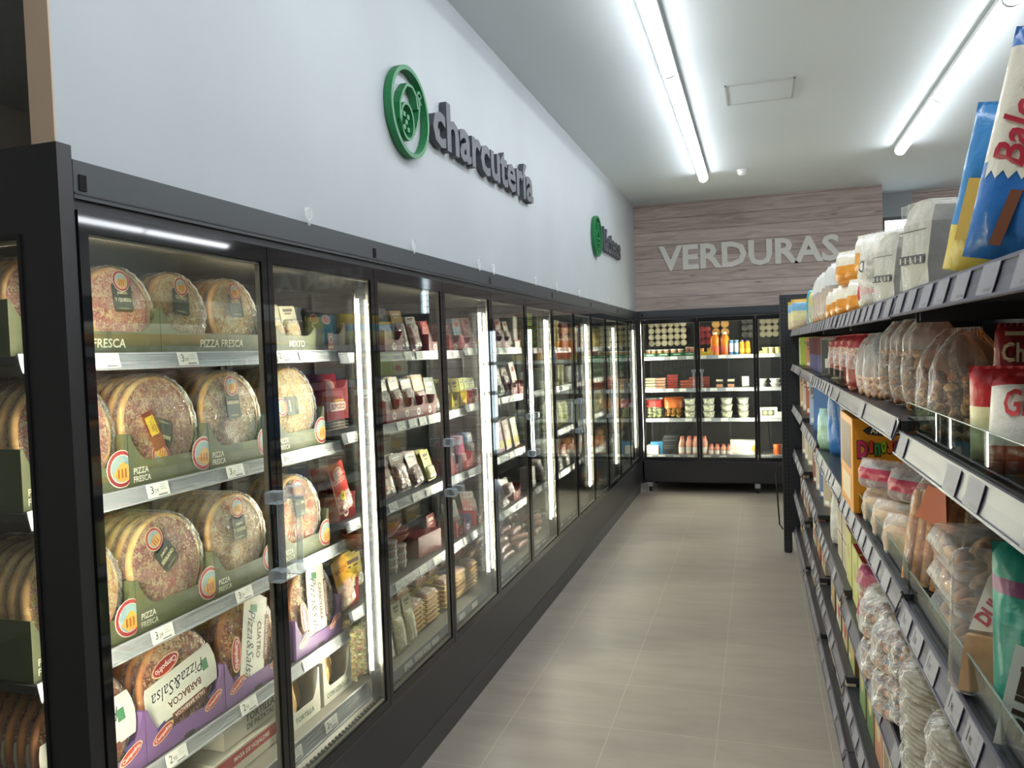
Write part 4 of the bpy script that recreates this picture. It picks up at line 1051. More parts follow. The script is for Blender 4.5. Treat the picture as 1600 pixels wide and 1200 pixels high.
r.put(0, vb, 'vegetable bag by the crates', pos=2.53, high=2, hp=.10, dd=.14, scl=(.5, 1, .5))
tb = tub(.05, .06, 'x', None, None, True, .95, name='round_tub', content=MIX(veg, 60, .5, 'vor', bmp=.3))
# --- second fridge, top
r = LR(1, 0, .20)
def FILLROW(r, px0, px1, items, d0=.0, gap=.006, deep=3, pitch=.02, lean=11, wd=None):
    """packs side by side from px0 to px1 of the photograph, in the given order of kinds"""
    y0, y1 = r.at(px0), r.at(px1); W_ = [K[it[0]][2][0][1] for it in items]; n = len(items)
    seg = (y1-y0)/n
    for i, it in enumerate(items):
        k, desc, tray, td = it[:4]; w = .115 if k not in PW else PW[k]
        m = max(1, int(seg/(w*.97))); st = seg/m
        for q in range(m):
            y = y0+seg*i+st*(q+.5)
            if tray: r.put(0, RT[tray], td, pos=y, dd=-.015+d0, scl=(min(1.3, st/.128), 1, 1))
            r.put(0, K[k], desc, pos=y, deep=deep, pitch=pitch, lean=lean, dd=.012+d0, dz=.006, roll=-3+rn0.uniform(-2, 2), yaw=rn0.uniform(-4, 4), scl=(min(1.05, .92*st/w), 1, 1))
rn0 = random.Random(12)
PW = {'b1954': .125, 'goldblk': .10, 'pinkclr': .10, 'redp': .09, 'redpink': .11, 'bluew': .10, 'pinkm': .11, 'yel': .08, 'yel2': .09, 'bluebr': .09, 'cheese': .085, 'cheeseb': .085, 'greyg': .10, 'pinkbx': .10, 'brown2': .11, 'gold': .11}
def P(px, k, desc, tray=None, tdesc=None, deep=3, lean=12, **kw):
    if tray: r.put(px, RT[tray], tdesc, dd=-.015)
    r.put(px, K[k], desc, deep=deep, pitch=kw.pop('pitch', .018), lean=lean, dd=kw.pop('dd', .01), dz=kw.pop('dz', .006), **kw)
FILLROW(r, 598, 684, [('b1954', 'black-topped 1954 ham pack', 'rr', 'red logo tray'), ('goldblk', 'gold and dark meat pack', None, None), ('pinkclr', 'clear pink meat pack', None, None), ('redp', 'small red sausage pack', 'r', 'bright red tray')])
FILLROW(r, 697, 748, [('redpink', 'red and pink oval pack', 'r', 'red scooped tray'), ('bluew', 'pale blue and white pack', 'p', 'plum tray'), ('pinkm', 'pink meat pack', 'p', 'rosy tray')], deep=5)
r = LR(1, 1, .20)
FILLROW(r, 600, 690, [('brown', 'brown meat pack, orange sticker', 'rr', 'brick red tray'), ('goldblk', 'dark gold striped pack', 'rr', 'wide brick red tray'), ('brown2', 'crinkled brown pack', 'rr', 'narrow brick red tray'), ('gold', 'orange and gold pack', 'rr', 'last brick red tray'), ('greyg', 'grey-green pack', None, None)])
FILLROW(r, 700, 750, [('yel2', 'bright yellow pack', 'y', 'yellow tray'), ('yel', 'yellow-green pack', 'r', 'low red tray')], deep=4)
r = LR(1, 2, .20)
FILLROW(r, 600, 688, [('maroon', 'maroon cured meat pack', None, None), ('brown2', 'dark crinkled meat pack', None, None), ('maroon', 'plum cured meat pack', None, None), ('yel2', 'yellow cheese pack', None, None)], lean=16)
FILLROW(r, 700, 750, [('maroon', 'striped dark red sleeve', 'r', 'red tray with white oval'), ('pinkbx', 'pink and blue sleeve', 'r', 'red oval tray'), ('bluebr', 'blue and brown sleeve', 'r', 'last red oval tray')], deep=5, pitch=.014, lean=8)
# fourth: earthenware bowls on tubs, boxes
r = LR(1, 3, .21)
def bowl():
    m = MB(); m.lathe([(.045, 0), (.07, .02), (.086, .045), (.092, .052), (.086, .053), (.066, .022), (.001, .012)], M('b0562c', .4), 26); return [('bowl_body', m)]
bw = spec('bowl', 'terracotta_bowl', 'bowl', bowl)
tb2 = tub(.042, .034, 'x', FILM(.3, 'ffffff', .1, .05, 8), None, True, .9, name='round_tub', content=MIX(BROWN, 40, .5, bmp=.2))
for px, n_ in ((604, 4), (622, 4), (636, 3)): r.put(px, tb2, 'small clear round tub', high=n_, hp=.036, dd=.05)
r.put(600, bw, 'glazed terracotta bowl', dd=.10, dz=.150, high=2, hp=.022); r.put(628, bw, 'terracotta bowl over the tubs', dd=.10, dz=.150, high=2, hp=.024); r.put(640, bw, 'small terracotta bowl', dd=.07, dz=.112, scl=(.7, .7, .7), high=2, hp=.024)
r.put(606, tb2, 'clear tub of the rear stack', high=4, hp=.036, dd=.14); r.put(630, tb2, 'clear tub behind the stacks', high=4, hp=.036, dd=.14)
r.put(672, carton(.22, .10, .16, '7d2c2e', '6d2428', None, (('ESPETEC', -.1, .3, .022, 'c9a08f', .6),)), 'maroon ESPETEC carton', yaw=-6)
r.put(690, pack(.10, .16, '8a3a34', CURED, '', head=.5), 'reddish pack beside the maroon carton', lean=8, dd=.04)
P(716, 'w1954', 'white and pink 1954 pack', 'r', 'red corner tray', lean=14, dz=.03, deep=2); r.put(728, RT['n'], 'navy blue tray', dd=-.01); P(745, 'pinkclr', 'pink pack in the navy tray', 'r', 'red tray beside the lamp', lean=12, dz=.02)
# bottom
r = LR(1, 4, .12)
r.put(618, K['cheeseb'], 'tall cheese pack, blue top', lean=8, dd=.03); r.put(638, K['cheese'], 'tall pale cheese pack', lean=8, dd=.03, n=1); r.put(654, K['cheese'], 'tall buff cheese pack', lean=8, dd=.03)
for q, (px, k) in enumerate(((668, 'frank'), (690, 'frank'), (716, 'frank'), (734, 'frankb'), (750, 'frank'))):
    r.put(px, K[k], ('blue' if k == 'frankb' else 'yellow') + ' frankfurter pack lying flat', high=6, hp=.021, dd=.04, dz=.12*0+.02, post=RX(-84))
    r.put(px, K[k], 'rear frankfurter pack lying flat', high=6, hp=.021, dd=.19, dz=.02, post=RX(-84))

# --- third fridge
r = LR(2, 0, .20)
FILLROW(r, 769, 804, [('bluew', 'grey and pink meat pack', 'p', 'pink tray'), ('pinkm', 'silvery pink pack', 'p', 'rose tray'), ('cream', 'white pack with red oval', None, None)])
r.put(806, carton(.11, .055, .12, 'ead9d2', None, None, deco=lambda g, w, h: g.quad(-w/2, w/2, h*.82, h, -.0008, M('b8323a'))), 'white carton with red edge', high=1, dd=-.01)
r.put(812, carton(.10, .07, .12, 'e9e2d8', None), 'white box', high=3, hp=.071, dd=.03)
for px, c, l in ((826, 'f0ece0', 'd9a07a'), (834, '5f7f3a', 'b8c45a'), (843, 'd8c23a', '8fa03c'), (853, 'e08f2c', 'e8c23c')):
    r.put(px, tub(.042, .048, c, l, l), {'f0ece0': 'white', '5f7f3a': 'green', 'd8c23a': 'yellow', 'e08f2c': 'orange'}[c] + ' round spread tub', high=5, hp=.049, dd=.05, deep=2, pitch=.1)
r = LR(2, 1, .20)
FILLROW(r, 769, 802, [('bluebr', 'dark blue sliced pack', None, None), ('greyg', 'green and buff pack', None, None), ('brown2', 'brown sliced pack', None, None)])
r.put(808, carton(.11, .20, .03, 'efe6d8', None, None, deco=lambda g, w, h: (g.ell(0, h*.78, .03, .018, -.001, M('c02c30')), g.ell(.02, h*.3, .026, .022, -.001, M('e6b82c')))), 'tall white carton, yellow circle', lean=10, roll=-6, dd=.0); r.put(800, RT['p'], 'crimson tray', dd=-.015); r.put(812, RT['r'], 'crimson tray beside it', dd=-.015)
r.put(832, carton(.12, .13, .06, 'dfe6ea', None, None, deco=lambda g, w, h: (g.ell(-.005, h*.62, .032, .03, -.001, M('5a86a8')), g.ell(.0, h*.25, .04, .02, -.001, M('e0c04a')))), 'white and blue cheese carton', dd=.01)
for px in (846, 856): r.put(px, tub(.042, .05, 'e8dfc0', 'efe8d2'), 'cream cheese tub', high=3, hp=.051, dd=.05)
r = LR(2, 2, .20)
for px, c, t in ((776, '8a4a6a', 'plum'), (785, 'b86a86', 'rose'), (796, 'd8b8a8', 'buff'), (808, 'ece0d0', 'white')):
    r.put(px, carton(.115, .19, .03, c, None, None, deco=lambda g, w, h: (g.ell(0, h*.75, .03, .016, -.001, M('efe0d8')), g.quad(-w*.4, w*.4, h*.1, h*.35, -.001, M('e0c83a')))), t + ' sliced meat carton', deep=3, pitch=.032, lean=8, roll=-4)
for px in (832, 845, 856): r.put(px, tub(.045, .055, 'e3d9b0', 'ddd4b4', '9aa85a'), 'cream tub with green band', high=3, hp=.056, dd=.05)
r = LR(2, 3, .20)
foil = bag(.10, .20, .06, [(0, M('c9c2b4', .22, .7, .7))], 'foil', 7)
r.put(779, foil, 'crumpled silver foil pack', n=1, lean=6)
r.put(795, pack(.15, .12, ('8a5a48', '9a8a80'), CURED, '', head=.3, t=.03), 'round salami pack', lean=20, dz=.05, deep=2, pitch=.05); r.put(790, pack(.15, .11, ('b58a80', 'c9a8a0'), PINK, '', head=.2), 'pink pack under the salami', lean=30, deep=2, pitch=.05); r.put(808, RT['rr'], 'salmon pink tray')
r.put(833, carton(.11, .15, .08, 'eee6de', 'e6ddd4', None, deco=lambda g, w, h: g.quad(-w/2, -w*.3, .002, h, -.001, M('c0302f'))), 'white carton with red stripe', dd=.0)
r.put(848, K['brown2'], 'brown pack by the carton', lean=10, deep=3, pitch=.02)
sausage = lambda ln, r_, cols: spec(('saus', ln, r_), 'sausage', 'sausage', lambda: [('casing', MB().tube([(-ln/2+ln*i/8, .012*math.sin(i*.7), 0) for i in range(9)], [r_*.3, r_*.8]+[r_]*5+[r_*.8, r_*.3], MIX(cols, 50, .3, bmp=.2, name='sausage'), 10)), ('clip', MB().tube([(-ln/2-.008, 0, 0), (-ln/2+.004, .0, 0)], .003, M('b9b4aa', .3, .6), 6))])
sg_ = sausage(.24, .022, CURED); sg2 = sausage(.22, .02, ['c98a6a', 'b06a50', 'dba888'])
r = LR(2, 4, .13); rn = random.Random(5)
for j in range(4):
    for q in range(3):
        for k, px in enumerate((778, 800, 822, 846)):
            r.put(px, sg_ if (j+q+k) % 3 else sg2, 'cured sausage', lab='cured sausage in the pile on the bottom shelf of the third fridge', dd=.03+.075*j+.02*q, dz=.028+.043*q, yaw=rn.uniform(-14, 14), grp='cured sausages piled on the bottom shelf, third fridge')
# --- fourth to sixth fridges, seen at a flat angle: tubs, cartons, bags
def stacks(row, pxs, sp, desc, high, hp, **kw):
    for px in pxs: row.put(px, sp, desc, high=high, hp=hp, **kw)
r = LR(3, 0, .20)
stacks(r, (869, 874), tub(.045, .055, 'd8b84a', 'efe2a8'), 'yellow dessert tub', 4, .056, dd=.05); 
r.put(883, carton(.2, .20, .12, 'a83a34', '8a2f2c', None, deco=lambda g, w, h: (g.ell(0, h*.6, .04, .04, -.001, M('e9e2d8')), g.ell(0, h*.6, .028, .03, -.0016, M('5a3a2c')))), 'tall red carton with a face'); r.put(900, carton(.2, .2, .12, 'b5523a', '7d2f2c', 'a83a34'), 'orange-brown carton'); r.put(910, carton(.18, .22, .14, '8f3330', None), 'brick red carton')
r = LR(3, 1, .20)
stacks(r, (868, 875, 882), tub(.045, .055, 'd9cf9a', 'e3dab8'), 'pale yellow tub', 3, .056, dd=.05); stacks(r, (890, 898, 906, 913), carton(.09, .07, .1, '4a4f66', 'e0dcd4', 'd9d3c8'), 'small dark blue carton', 2, .071, dd=.02)
r = LR(3, 2, .20)
gb = bag(.15, .19, .07, [(0, M('b8b45a', .35, 0, .5)), (.5, M('d9d3a0', .35, 0, .5))], 'gb', 9)
for px in (870, 878, 887): r.put(px, gb, 'yellow-green bag of grated cheese', deep=2, pitch=.08)
r.put(896, carton(.09, .17, .06, '4a8fc0', 'dfe6e8', None), 'blue carton', deep=2, pitch=.07); stacks(r, (904, 912), tub(.045, .06, 'ddd8cc', 'cfcabf'), 'grey lidded tub', 3, .061, dd=.05)
r = LR(3, 3, .20)
for px in (871, 882, 893): r.put(px, pack(.14, .15, ('d89a86', 'e0b0a0'), ['d8c9b8', 'b5a898', 'e8ddd0'], '', head=.3, t=.03), 'pink-topped clear tray', lean=4, deep=2, pitch=.06)
stacks(r, (903, 912), carton(.12, .09, .1, 'c98f5a', 'b0743f', None), 'amber carton', 2, .091, dd=.03)
r = LR(3, 4, .14)
def wreath():
    m = MB(); m.tube([(.085*math.cos(2*PI*i/18), .085*math.sin(2*PI*i/18), .02+.008*math.sin(i)) for i in range(18)], .018, MIX(['b58a80', 'e6dcd0', '8a4a44'], 45, .4, 'vor', bmp=.2, name='sausage'), 8, closed=True); return [('sausage_ring', m)]
r.put(876, spec('wr', 'sausage_ring', 'sausage', wreath), 'coiled ring sausage', dd=.12)
YL = [['e8d27a', 'd9b84a'], ['dfe0c0', '5f9a6a'], ['e3c98a', 'e0d0a0'], ['b5713a', 'd9a85a'], ['e0a02c', 'c97a28']]
CN = ['cream-yellow', 'green and cream', 'cream', 'caramel brown', 'orange']
for i, pxs in ((4, (925, 930, 936, 943, 949, 955)), (5, (966, 970, 975, 981))):
    for lv in range(5):
        r = LR(i, lv, .20 if lv < 4 else .14)
        if i == 5 and lv == 4: continue
        sp = tub(.048, .062, YL[lv][0], YL[lv][1], YL[lv][1])
        stacks(r, pxs if lv < 4 else pxs[:3], sp, CN[lv]+' dessert tub', 3 if lv < 3 else 2, .063, dd=.05)
# ================================================================ the black shelving on the right
def gxat(Y): return .2795-.0065*(Y-1.0)
YAW = .37
def GT(y, d, z): return Matrix.Translation((gxat(y)+d, y, z)) @ RZ(-90+YAW)
BAYS = [(.66, 1.83), (1.83, 3.0), (3.0, 4.15), (4.15, 5.3), (5.3, 6.45)]
GL = [[1.748, 1.456, 1.095, .735, .41, .165], [1.745, 1.482, 1.108, .735, .41, .165], [1.748, 1.484, 1.125, .76, .44, .165], [1.75, 1.487, 1.15, .79, .47, .185], [1.752, 1.492, 1.175, .83, .51, .215]]
BN = ['nearest', 'second', 'third', 'fourth', 'end']
railG = M('615f6d', .28); tagG = '8d8b95'
PR = {(0, 3): [(1.30, '1,90'), (1.18, '1,90'), (1.05, '1,25')], (0, 1): [], }
rn = random.Random(4)
for b, (ya, yb) in enumerate(BAYS):
    yc = (ya+yb)/2; w2 = (yb-ya)/2
    r = link('shelving_bay', None, None, GT(yc, 0, 0)); tag(r, f'black metal shelving bay, {BN[b]} of the right-hand row' if b < 4 else 'black metal shelving bay, end of the right-hand row', 'shelving', 'black shelving bays')
    sm_ = M('2e2f33', .4); bk_ = M('2b2c2f', .5)
    obj('back_panel', MB().box(-w2, w2, .49, .51, .14, 2.03 if b < 5 else 2, bk_), r)
    for s_ in (-1, 1):
        m = MB(); x = s_*(w2-.016)
        m.box(x-.015, x+.015, .455, .49, .0, 2.05, sm_)
        for k in range(38): m.box(x-.004, x+.004, .453, .4552, .15+.05*k, .17+.05*k, M('0c0c0d', .7))
        obj('upright', m, r)
        obj('base_foot', MB().box(x-.015, x+.015, .03, .46, .0, .09, sm_), r)
    for l, zt in enumerate(GL[b]):
        m = MB(); m.box(-w2+.003, w2-.003, .016, .455, zt-.028, zt-.006, sm_); 
        if l == 5: m.box(-w2+.003, w2-.003, .03, .45, .09, zt-.028, M('56545a', .45))
        for s_ in (-1, 1): m.box(s_*(w2-.02)-.003, s_*(w2-.02)+.003, .05, .455, zt-.06, zt-.028, sm_)
        s = obj('shelf', m, r)
        obj('price_rail', rail_mesh(-w2+.004, w2-.004, zt, .015, .050 if l < 5 else .045, .014, railG, ribs=False), s)
        if l in (0,): xs = [-w2+.07+.125*k+rn.uniform(-.02, .02) for k in range(9)]
        elif l == 5: xs = [-w2+.2+.3*k+rn.uniform(-.05, .05) for k in range(4)]
        else: xs = [x for x in (-w2+.08+.13*k+rn.uniform(-.02, .02) for k in range(9)) if rn.random() > .38]
        for x in xs:
            if x < w2-.05:
                txt = ('1,90' if l == 2 else None) if b == 0 else None
                link('price_tag', price_tag(txt, tagG), s, TR(x, -.0005+.005, zt-.025) @ RX(-15.6) @ Matrix.Diagonal((1, 1, 1.15, 1)))
        if (b, l) in ((0, 1), (0, 2), (1, 2), (2, 1)):
            x0, x1 = (-w2+.01, w2-.01) if (b, l) != (2, 1) else (w2-.62, w2-.05)
            if (b, l) == (0, 1): x0 = -w2+.01; 
            g = MB(); gm = GLASS('d9e2df', .9)
            g.box(x0, x1, .026, .0275, zt-.004, zt+.062, gm); g.box(x0, x1, .0255, .028, zt+.0605, zt+.062, M('aab3b1', .2))
            o = obj('clear_riser', g, s)
# end frame
ef = link('shelving_end_post', None, None, GT(6.475, -.075, 0)); tag(ef, 'black perforated end post and panel closing the far end of the shelving', 'post')
m = MB(); sm_ = M('33353a', .35); m.box(-.02, .02, 0, .062, .012, 2.03, sm_)
for k in range(60):
    for y in (.018, .042): m.box(.0195, .0212, y-.003, y+.003, .10+.032*k, .118+.032*k, M('101011', .7))
obj('post', m, ef); obj('panel', MB().box(-.012, .012, .062, .56, .16, 2.03, M('34373d', .45)), ef)
obj('levelling_foot', MB().lathe([(.03, 0), (.03, .008), (.012, .014), (.012, .02)], M('1a1a1b', .5), 14, T=TR(0, .03, 0)), ef)
def hoop():
    m = MB(); m.tube([(0, -.005, .18), (0, -.03, .22), (0, -.04, .4), (0, -.05, .62), (0, -.035, .68), (0, -.005, .70)], .006, M('3a3b3d', .35, .6), 8); return [('hoop', m)]
put(spec('hoop', 'bumper_hoop', 'metal hoop', hoop), GT(6.475, -.076, 0), 'thin dark metal hoop fixed low on the shelving end post')

def GR(l, b, d0=.045):
    def pxf(px, z, d):
        y = yat(px, z, .27+d); return yat(px, z, gxat(y)+d)
    return Row(lambda y, d, z: GT(y, d, z), pxf, GL[b][l]-.006, f"{'top second third fourth fifth bottom'.split()[l]} shelf, {BN[b]} shelving bay", d0, 'right')
CL = lambda h=.06, c=.9, s=22, t='ffffff': FILM(h, t, .1, c, s)
# ---- top shelf
r = GR(0, 0)
grn = bag(.15, .19, .08, [(0, M('2f7a5a', .3, 0, .4)), (.45, M('d8d2c0', .3, 0, .4))], 'grn', 21, deco=lambda g, w, h, t, ys: (g.ell(.02, .13, .022, .02, t/2-.004, M('c97a3a'), ysurf=ys), g.ell(.0, .045, .04, .024, t/2-.005, M('b02a38', .2), ysurf=ys), [g.prism([(-.07+.02*i, .080), (-.05+.02*i, .080), (-.06+.02*i, .094)], t/2-.044, t/2-.042, M('1f5a3e')) for i in range(7)]))
r.put(0, grn, 'green and cream biscuit bag', pos=1.10, yaw=62, dd=.06)
def balc(g, w, h, t, ys):
    f = lambda x, z: ys(x, z)
    g.text('Balconi', -.028, .215, .045, t/2-.004, M('b02a3c', .35), .02, .165, PI/2*.97, ysurf=f, shear=.3)
    g.text('Mini', .006, .21, .012, t/2-.002, M('8a6a4a', .4), 0, .16, PI/2*.97, ysurf=f)
    for x, z, rx, rz in ((.02, .30, .018, .02),): g.ell(x, z, rx, rz, t/2-.0018, M('d8c49a', .4), ysurf=f)
    g.prism([(-.03, .02), (-.014, .02), (-.002, .10), (-.018, .10)], t/2-.0385, t/2-.037, M('7a4a32', .4))
    z0 = .115
    pts = [(-w*.42+w*.84*i/14, z0+.012*(i % 2)) for i in range(15)]
    for i in range(14): g.add([(pts[i][0], f(*pts[i])+t/2-.0016, pts[i][1]), (pts[i+1][0], f(*pts[i+1])+t/2-.0016, pts[i+1][1]), (pts[i+1][0], f(pts[i+1][0], .142)+t/2-.0016, .142), (pts[i][0], f(pts[i][0], .142)+t/2-.0016, .142)], [(0, 1, 2, 3)], M('e9e4d4', .3))
bal = bag(.145, .33, .07, [(0, M('2f6fb8', .25, 0, .35)), (.42, M('e3ddcc', .25, 0, .35)), (.93, M('2f6fb8', .25, 0, .35))], 'bal', 23, deco=balc, nx=18, nz=26)
r.put(0, bal, 'tall blue and white bag with red script', pos=1.30, yaw=60, dd=.026, roll=13)
blue = bag(.12, .27, .07, [(0, M('d9c25a', .3, 0, .4)), (.30, M('3f86c4', .25, 0, .4))], 'blu', 24, deco=lambda g, w, h, t, ys: [g.prism([(x-.010, z), (x+.010, z+.004), (x+.012, z+l), (x-.008, z+l)], t/2-.039, t/2-.037, M('d9b45a', .4)) for x, z, l in ((-.022, .05, .10), (.0, .03, .11), (.022, .06, .1))])
r.put(0, blue, 'blue bag with yellow sponge fingers', pos=1.45, yaw=52, dd=.010, roll=13)
brn = bag(.09, .22, .06, [(0, M('7a5240', .35, 0, .4)), (.6, M('3f86c4', .25, 0, .4))], 'brn', 25)
r.put(0, brn, 'brown and blue bag leaning behind', pos=1.42, yaw=55, dd=.11, roll=8)
def paper(h):
    def f():
        w, d = .13, .20; m = MB(); mt = MIX(['b3b0a6', 'a6a399', 'bdbab1'], 9, .55, bmp=1.0, name='paper_wrap'); rn = random.Random(2)
        P = lambda s, z, o: [(x*s[0]+rn.uniform(-.002, .002), y*s[1]+d/2+rn.uniform(-.002, .002)+o, z) for x, y in ((-w/2, -d/2), (0, -d/2-.004), (w/2, -d/2), (w/2-.006, 0), (w/2, d/2), (0, d/2), (-w/2, d/2), (-w/2+.006, 0))]
        m.loft([P((1, 1), 0, 0), P((1.03, 1.02), h*.3, 0), P((1, 1), h*.75, .002), P((.9, .93), h*.92, .004), P((.45, .9), h, .006)], mt, False)
        for z0, z1, k in ((h*.68, h*.69, 1), (h*.30, h*.41, 0)):
            pass
        g = MB(); g.quad(-w/2+.002, w/2-.01, h*.30, h*.40, -.0065, M('3c3b44', .5))
        for i in range(9): g.box(-w/2+.008+.012*i, -w/2+.016+.012*i, -.0075, -.0065, h*(.315+.03*(i % 2)), h*(.35+.03*((i+1) % 2)), M('b0ada4', .5))
        g.quad(-w/2, w/2, h*.66, h*.672, -.0065, M('4a4844', .5)); fl = MB()
        fl.loft([[(x*1.02, (y-.1)*1.02+.1, z) for x, y, z in P((1, 1), zz, 0)] for zz in (.001, h*.5, h*.97)], CL(.0, 1.2, 12), False)
        fd = MB(); fd.add([(-w*.2, d*.1, h), (w*.2, d*.1, h), (0, d*.55, h-.03), (w*.45, d*.5, h*.9), (-w*.45, d*.5, h*.9)], [(0, 1, 2), (1, 3, 2), (0, 2, 4)], mt)
        return [('paper_wrap', m), ('folded_top', fd), ('dark_band', g), ('clear_overwrap', fl)]
    return spec(('paper', h), 'paper_packet', 'packet', f)
r.put(0, paper(.18), 'large grey paper packet, dark band', pos=1.75, yaw=12, dd=-.015, roll=3)
r.put(0, paper(.18), 'grey paper packet behind the others', pos=1.66, yaw=8, dd=.22)
r = GR(0, 1)
r.put(0, paper(.175), 'grey paper packet, dark band', pos=2.16, yaw=12, dd=-.01, roll=3)
clr = bag(.16, .215, .10, [(0, CL(.22, 1, 16))], 'clr', 31, deco=lambda g, w, h, t, ys: (g.ell(-.03, .12, .017, .017, t/2-.002, M('2c2c30'), ysurf=ys), g.ell(-.03, .12, .012, .012, t/2-.0026, M('d9d9d6'), ysurf=ys)), fill=fill_lumps(['e3ded2', 'd6cdbd', 'efece4'], .03, .8, .5), fn='white_rolls')
r.put(0, clr, 'crinkled clear bag, round dark logo', pos=2.43, yaw=30, dd=-.01)
rc = bag(.09, .17, .06, [(0, M('c9c4bc', .3, 0, .4)), (.2, M('b83a44', .3, 0, .4)), (.5, M('ddd8d0', .3, 0, .4))], 'rc', 33)
r.put(0, rc, 'white bag with red lettering patch', pos=2.68, yaw=20)
org = bag(.17, .12, .09, [(0, M('d98f2c', .28, 0, .5)), (.55, M('e3ddd0', .28, 0, .5))], 'org', 34)
org2 = bag(.20, .13, .12, [(0, M('e09a2a', .28, 0, .5)), (.55, M('e6e0d4', .28, 0, .5))], 'org2', 35)
r.put(0, org, 'orange and white bag, lower layer', pos=2.66, yaw=35, dd=.14)
for p in (2.86,): r.put(0, org, 'orange and white bag, lower layer', pos=p, yaw=35, dd=.01)
r.put(0, org2, 'large orange and white bag on top', pos=2.68, yaw=42, dz=.12, dd=.03)
r = GR(0, 2)
r.put(0, org, 'orange and white bag, lower layer', pos=3.12, yaw=35, n=3, step=.21); r.put(0, org, 'orange and white bag on top', pos=3.10, yaw=35, dz=.12)
loaf = bag(.14, .26, .10, [(0, CL(.25, .9, 14)), (.62, M('d6d5d2', .4, 0, .6))], 'loaf', 36, fill=lambda c, w, h, t, rn: c.cbox(-w*.40, w*.40, t*.1, t*.9, .01, h*.6, MIX(['a8784a', 'c09a6a', '8f6238'], 20, .7, bmp=.2, name='bread'), .01), fn='sliced_loaf')
r.put(0, loaf, 'sliced bread in a whitish bag', pos=3.75, n=2, step=.17, yaw=22)
r = GR(0, 3)
r.put(0, loaf, 'sliced bread in a whitish bag', pos=4.24, n=3, step=.16, yaw=22)
r.put(0, bag(.12, .22, .07, [(0, M('2f7fb5', .3, 0, .4)), (.2, M('3fa0b8', .3, 0, .4))], 'tb', 37), 'narrow blue bag', pos=4.98, yaw=30)
r.put(0, bag(.12, .20, .07, [(0, M('b9b89a', .3, 0, .4)), (.6, M('c9c46a', .3, 0, .4))], 'yb', 38), 'buff and yellow bag', pos=4.82, yaw=30)
sn = bag(.22, .19, .08, [(0, M('cdb89a', .3, 0, .5)), (.3, M('d8cf9a', .3, 0, .5)), (.62, M('7fb4d8', .3, 0, .5)), (.9, M('c9a23a', .3, 0, .5))], 'sn', 39)
r = GR(0, 4)
r.put(0, sn, 'pale blue and gold snack bag', pos=5.42, yaw=62, dd=.0); r.put(0, sn, 'pale blue and gold snack bag', pos=5.75, yaw=66, dd=-.0)
yb = bag(.16, .13, .07, [(0, M('c9a42c', .25, 0, .5)), (.4, M('d8b83a', .25, 0, .5))], 'yb2', 40)
for k, (p, dd_, dz_) in enumerate(((5.6, .16, .0), (5.6, .18, .13), (5.8, .12, .12), (5.95, .2, .13))): r.put(0, yb, 'small golden yellow bag', pos=p, yaw=50, dd=dd_, dz=dz_)
# ---- second shelf
r = GR(1, 0)
chip = bag(.17, .145, .07, [(0, M('c9482c', .25, 0, .5)), (.28, M('e6e0d6', .25, 0, .5)), (.9, M('b8282c', .25, 0, .5))], 'chip', 41, prints=(('GROX', -.05, .70, .04, 'c8323a', .6),), deco=lambda g, w, h, t, ys: (g.ell(.05, .06, .022, .04, t/2-.0025, M('d9a23c', .4), ysurf=ys, rot=.3), g.ell(.075, .04, .02, .035, t/2-.003, M('e3b85a', .4), ysurf=ys, rot=-.3)))
r.put(0, chip, 'white and red crisps bag', pos=1.21, yaw=58, dd=.045, lean=12)
r.put(0, bag(.13, .15, .06, [(0, M('e3d9a8', .3, 0, .4)), (.6, M('b8282c', .25, 0, .5))], 'cream', 42), 'cream and red bag beside the crisps', pos=1.34, yaw=50, dd=.03)
def chop(g, w, h, t, ys):
    for i, l in enumerate(('Cho', 'pel')): g.text(l, -.0, h*(.80-.20*i), h*.15, t/2-.003, M('cbb89a', .4), .03, w*.72, ysurf=ys)
    g.prism([(-w*.3, h*.925), (w*.3, h*.925), (w*.3, h*.955), (-w*.3, h*.955)], t/2-.0185, t/2-.017, M('b5a080', .4))
    g.prism([(-.015, h*.42), (.02, h*.40), (.022, h*.58), (-.012, h*.6)], t/2-.023, t/2-.021, M('5a3a2c', .4)); g.prism([(-.025, h*.2), (-.015, h*.18), (-.005, h*.35), (-.02, h*.37)], t/2-.023, t/2-.021, M('b5986a', .4))
ch = bag(.066, .215, .035, [(0, M('9a2430', .3, 0, .3)), (.55, M('7d2428', .3, 0, .3))], 'chop', 43, deco=chop)
for k in range(4): r.put(0, ch, 'red packet with cream lettering', pos=1.46-.01*k, yaw=80, dd=.07+.072*(3-k), roll=2)
dk = bag(.14, .20, .09, [(0, CL(.04, .9, 20))], 'dkc', 44, fill=fill_lumps(['7a5234', '5f4030', '9a6a3c'], .026, .7, .6), pinch=(.7, .4), fn='cookies')
r.put(0, dk, 'shadowy clear bag of brown cookies', pos=1.70, yaw=45, dd=.24); r.put(0, dk, 'shadowy clear bag of brown cookies', pos=1.52, yaw=45, dd=.10)
ck = bag(.16, .215, .10, [(0, CL(.05, .9, 20)), (.55, CL(.05, .9, 20, 'e0b898'))], 'ck', 45, fill=fill_lumps(['8f5f38', 'b5834f', '6e4628', 'c49a66'], .017, .66, .5, kind='vor'), pinch=(.62, .35), fn='cookies')
for p in (1.64, 1.76): r.put(0, ck, 'tied clear bag of golden cookies', pos=p, yaw=35, dd=.02)
r = GR(1, 1)
ck2 = bag(.15, .215, .09, [(0, CL(.05, .9, 20)), (.3, CL(.06, .9, 20)), (.68, CL(.12, .9, 20, 'c98a6a'))], 'ck2', 46, fill=fill_lumps(['8a5832', 'a87544', '6a4226'], .018, .66, .5, kind='vor'), pinch=(.8, .6), fn='cookies')
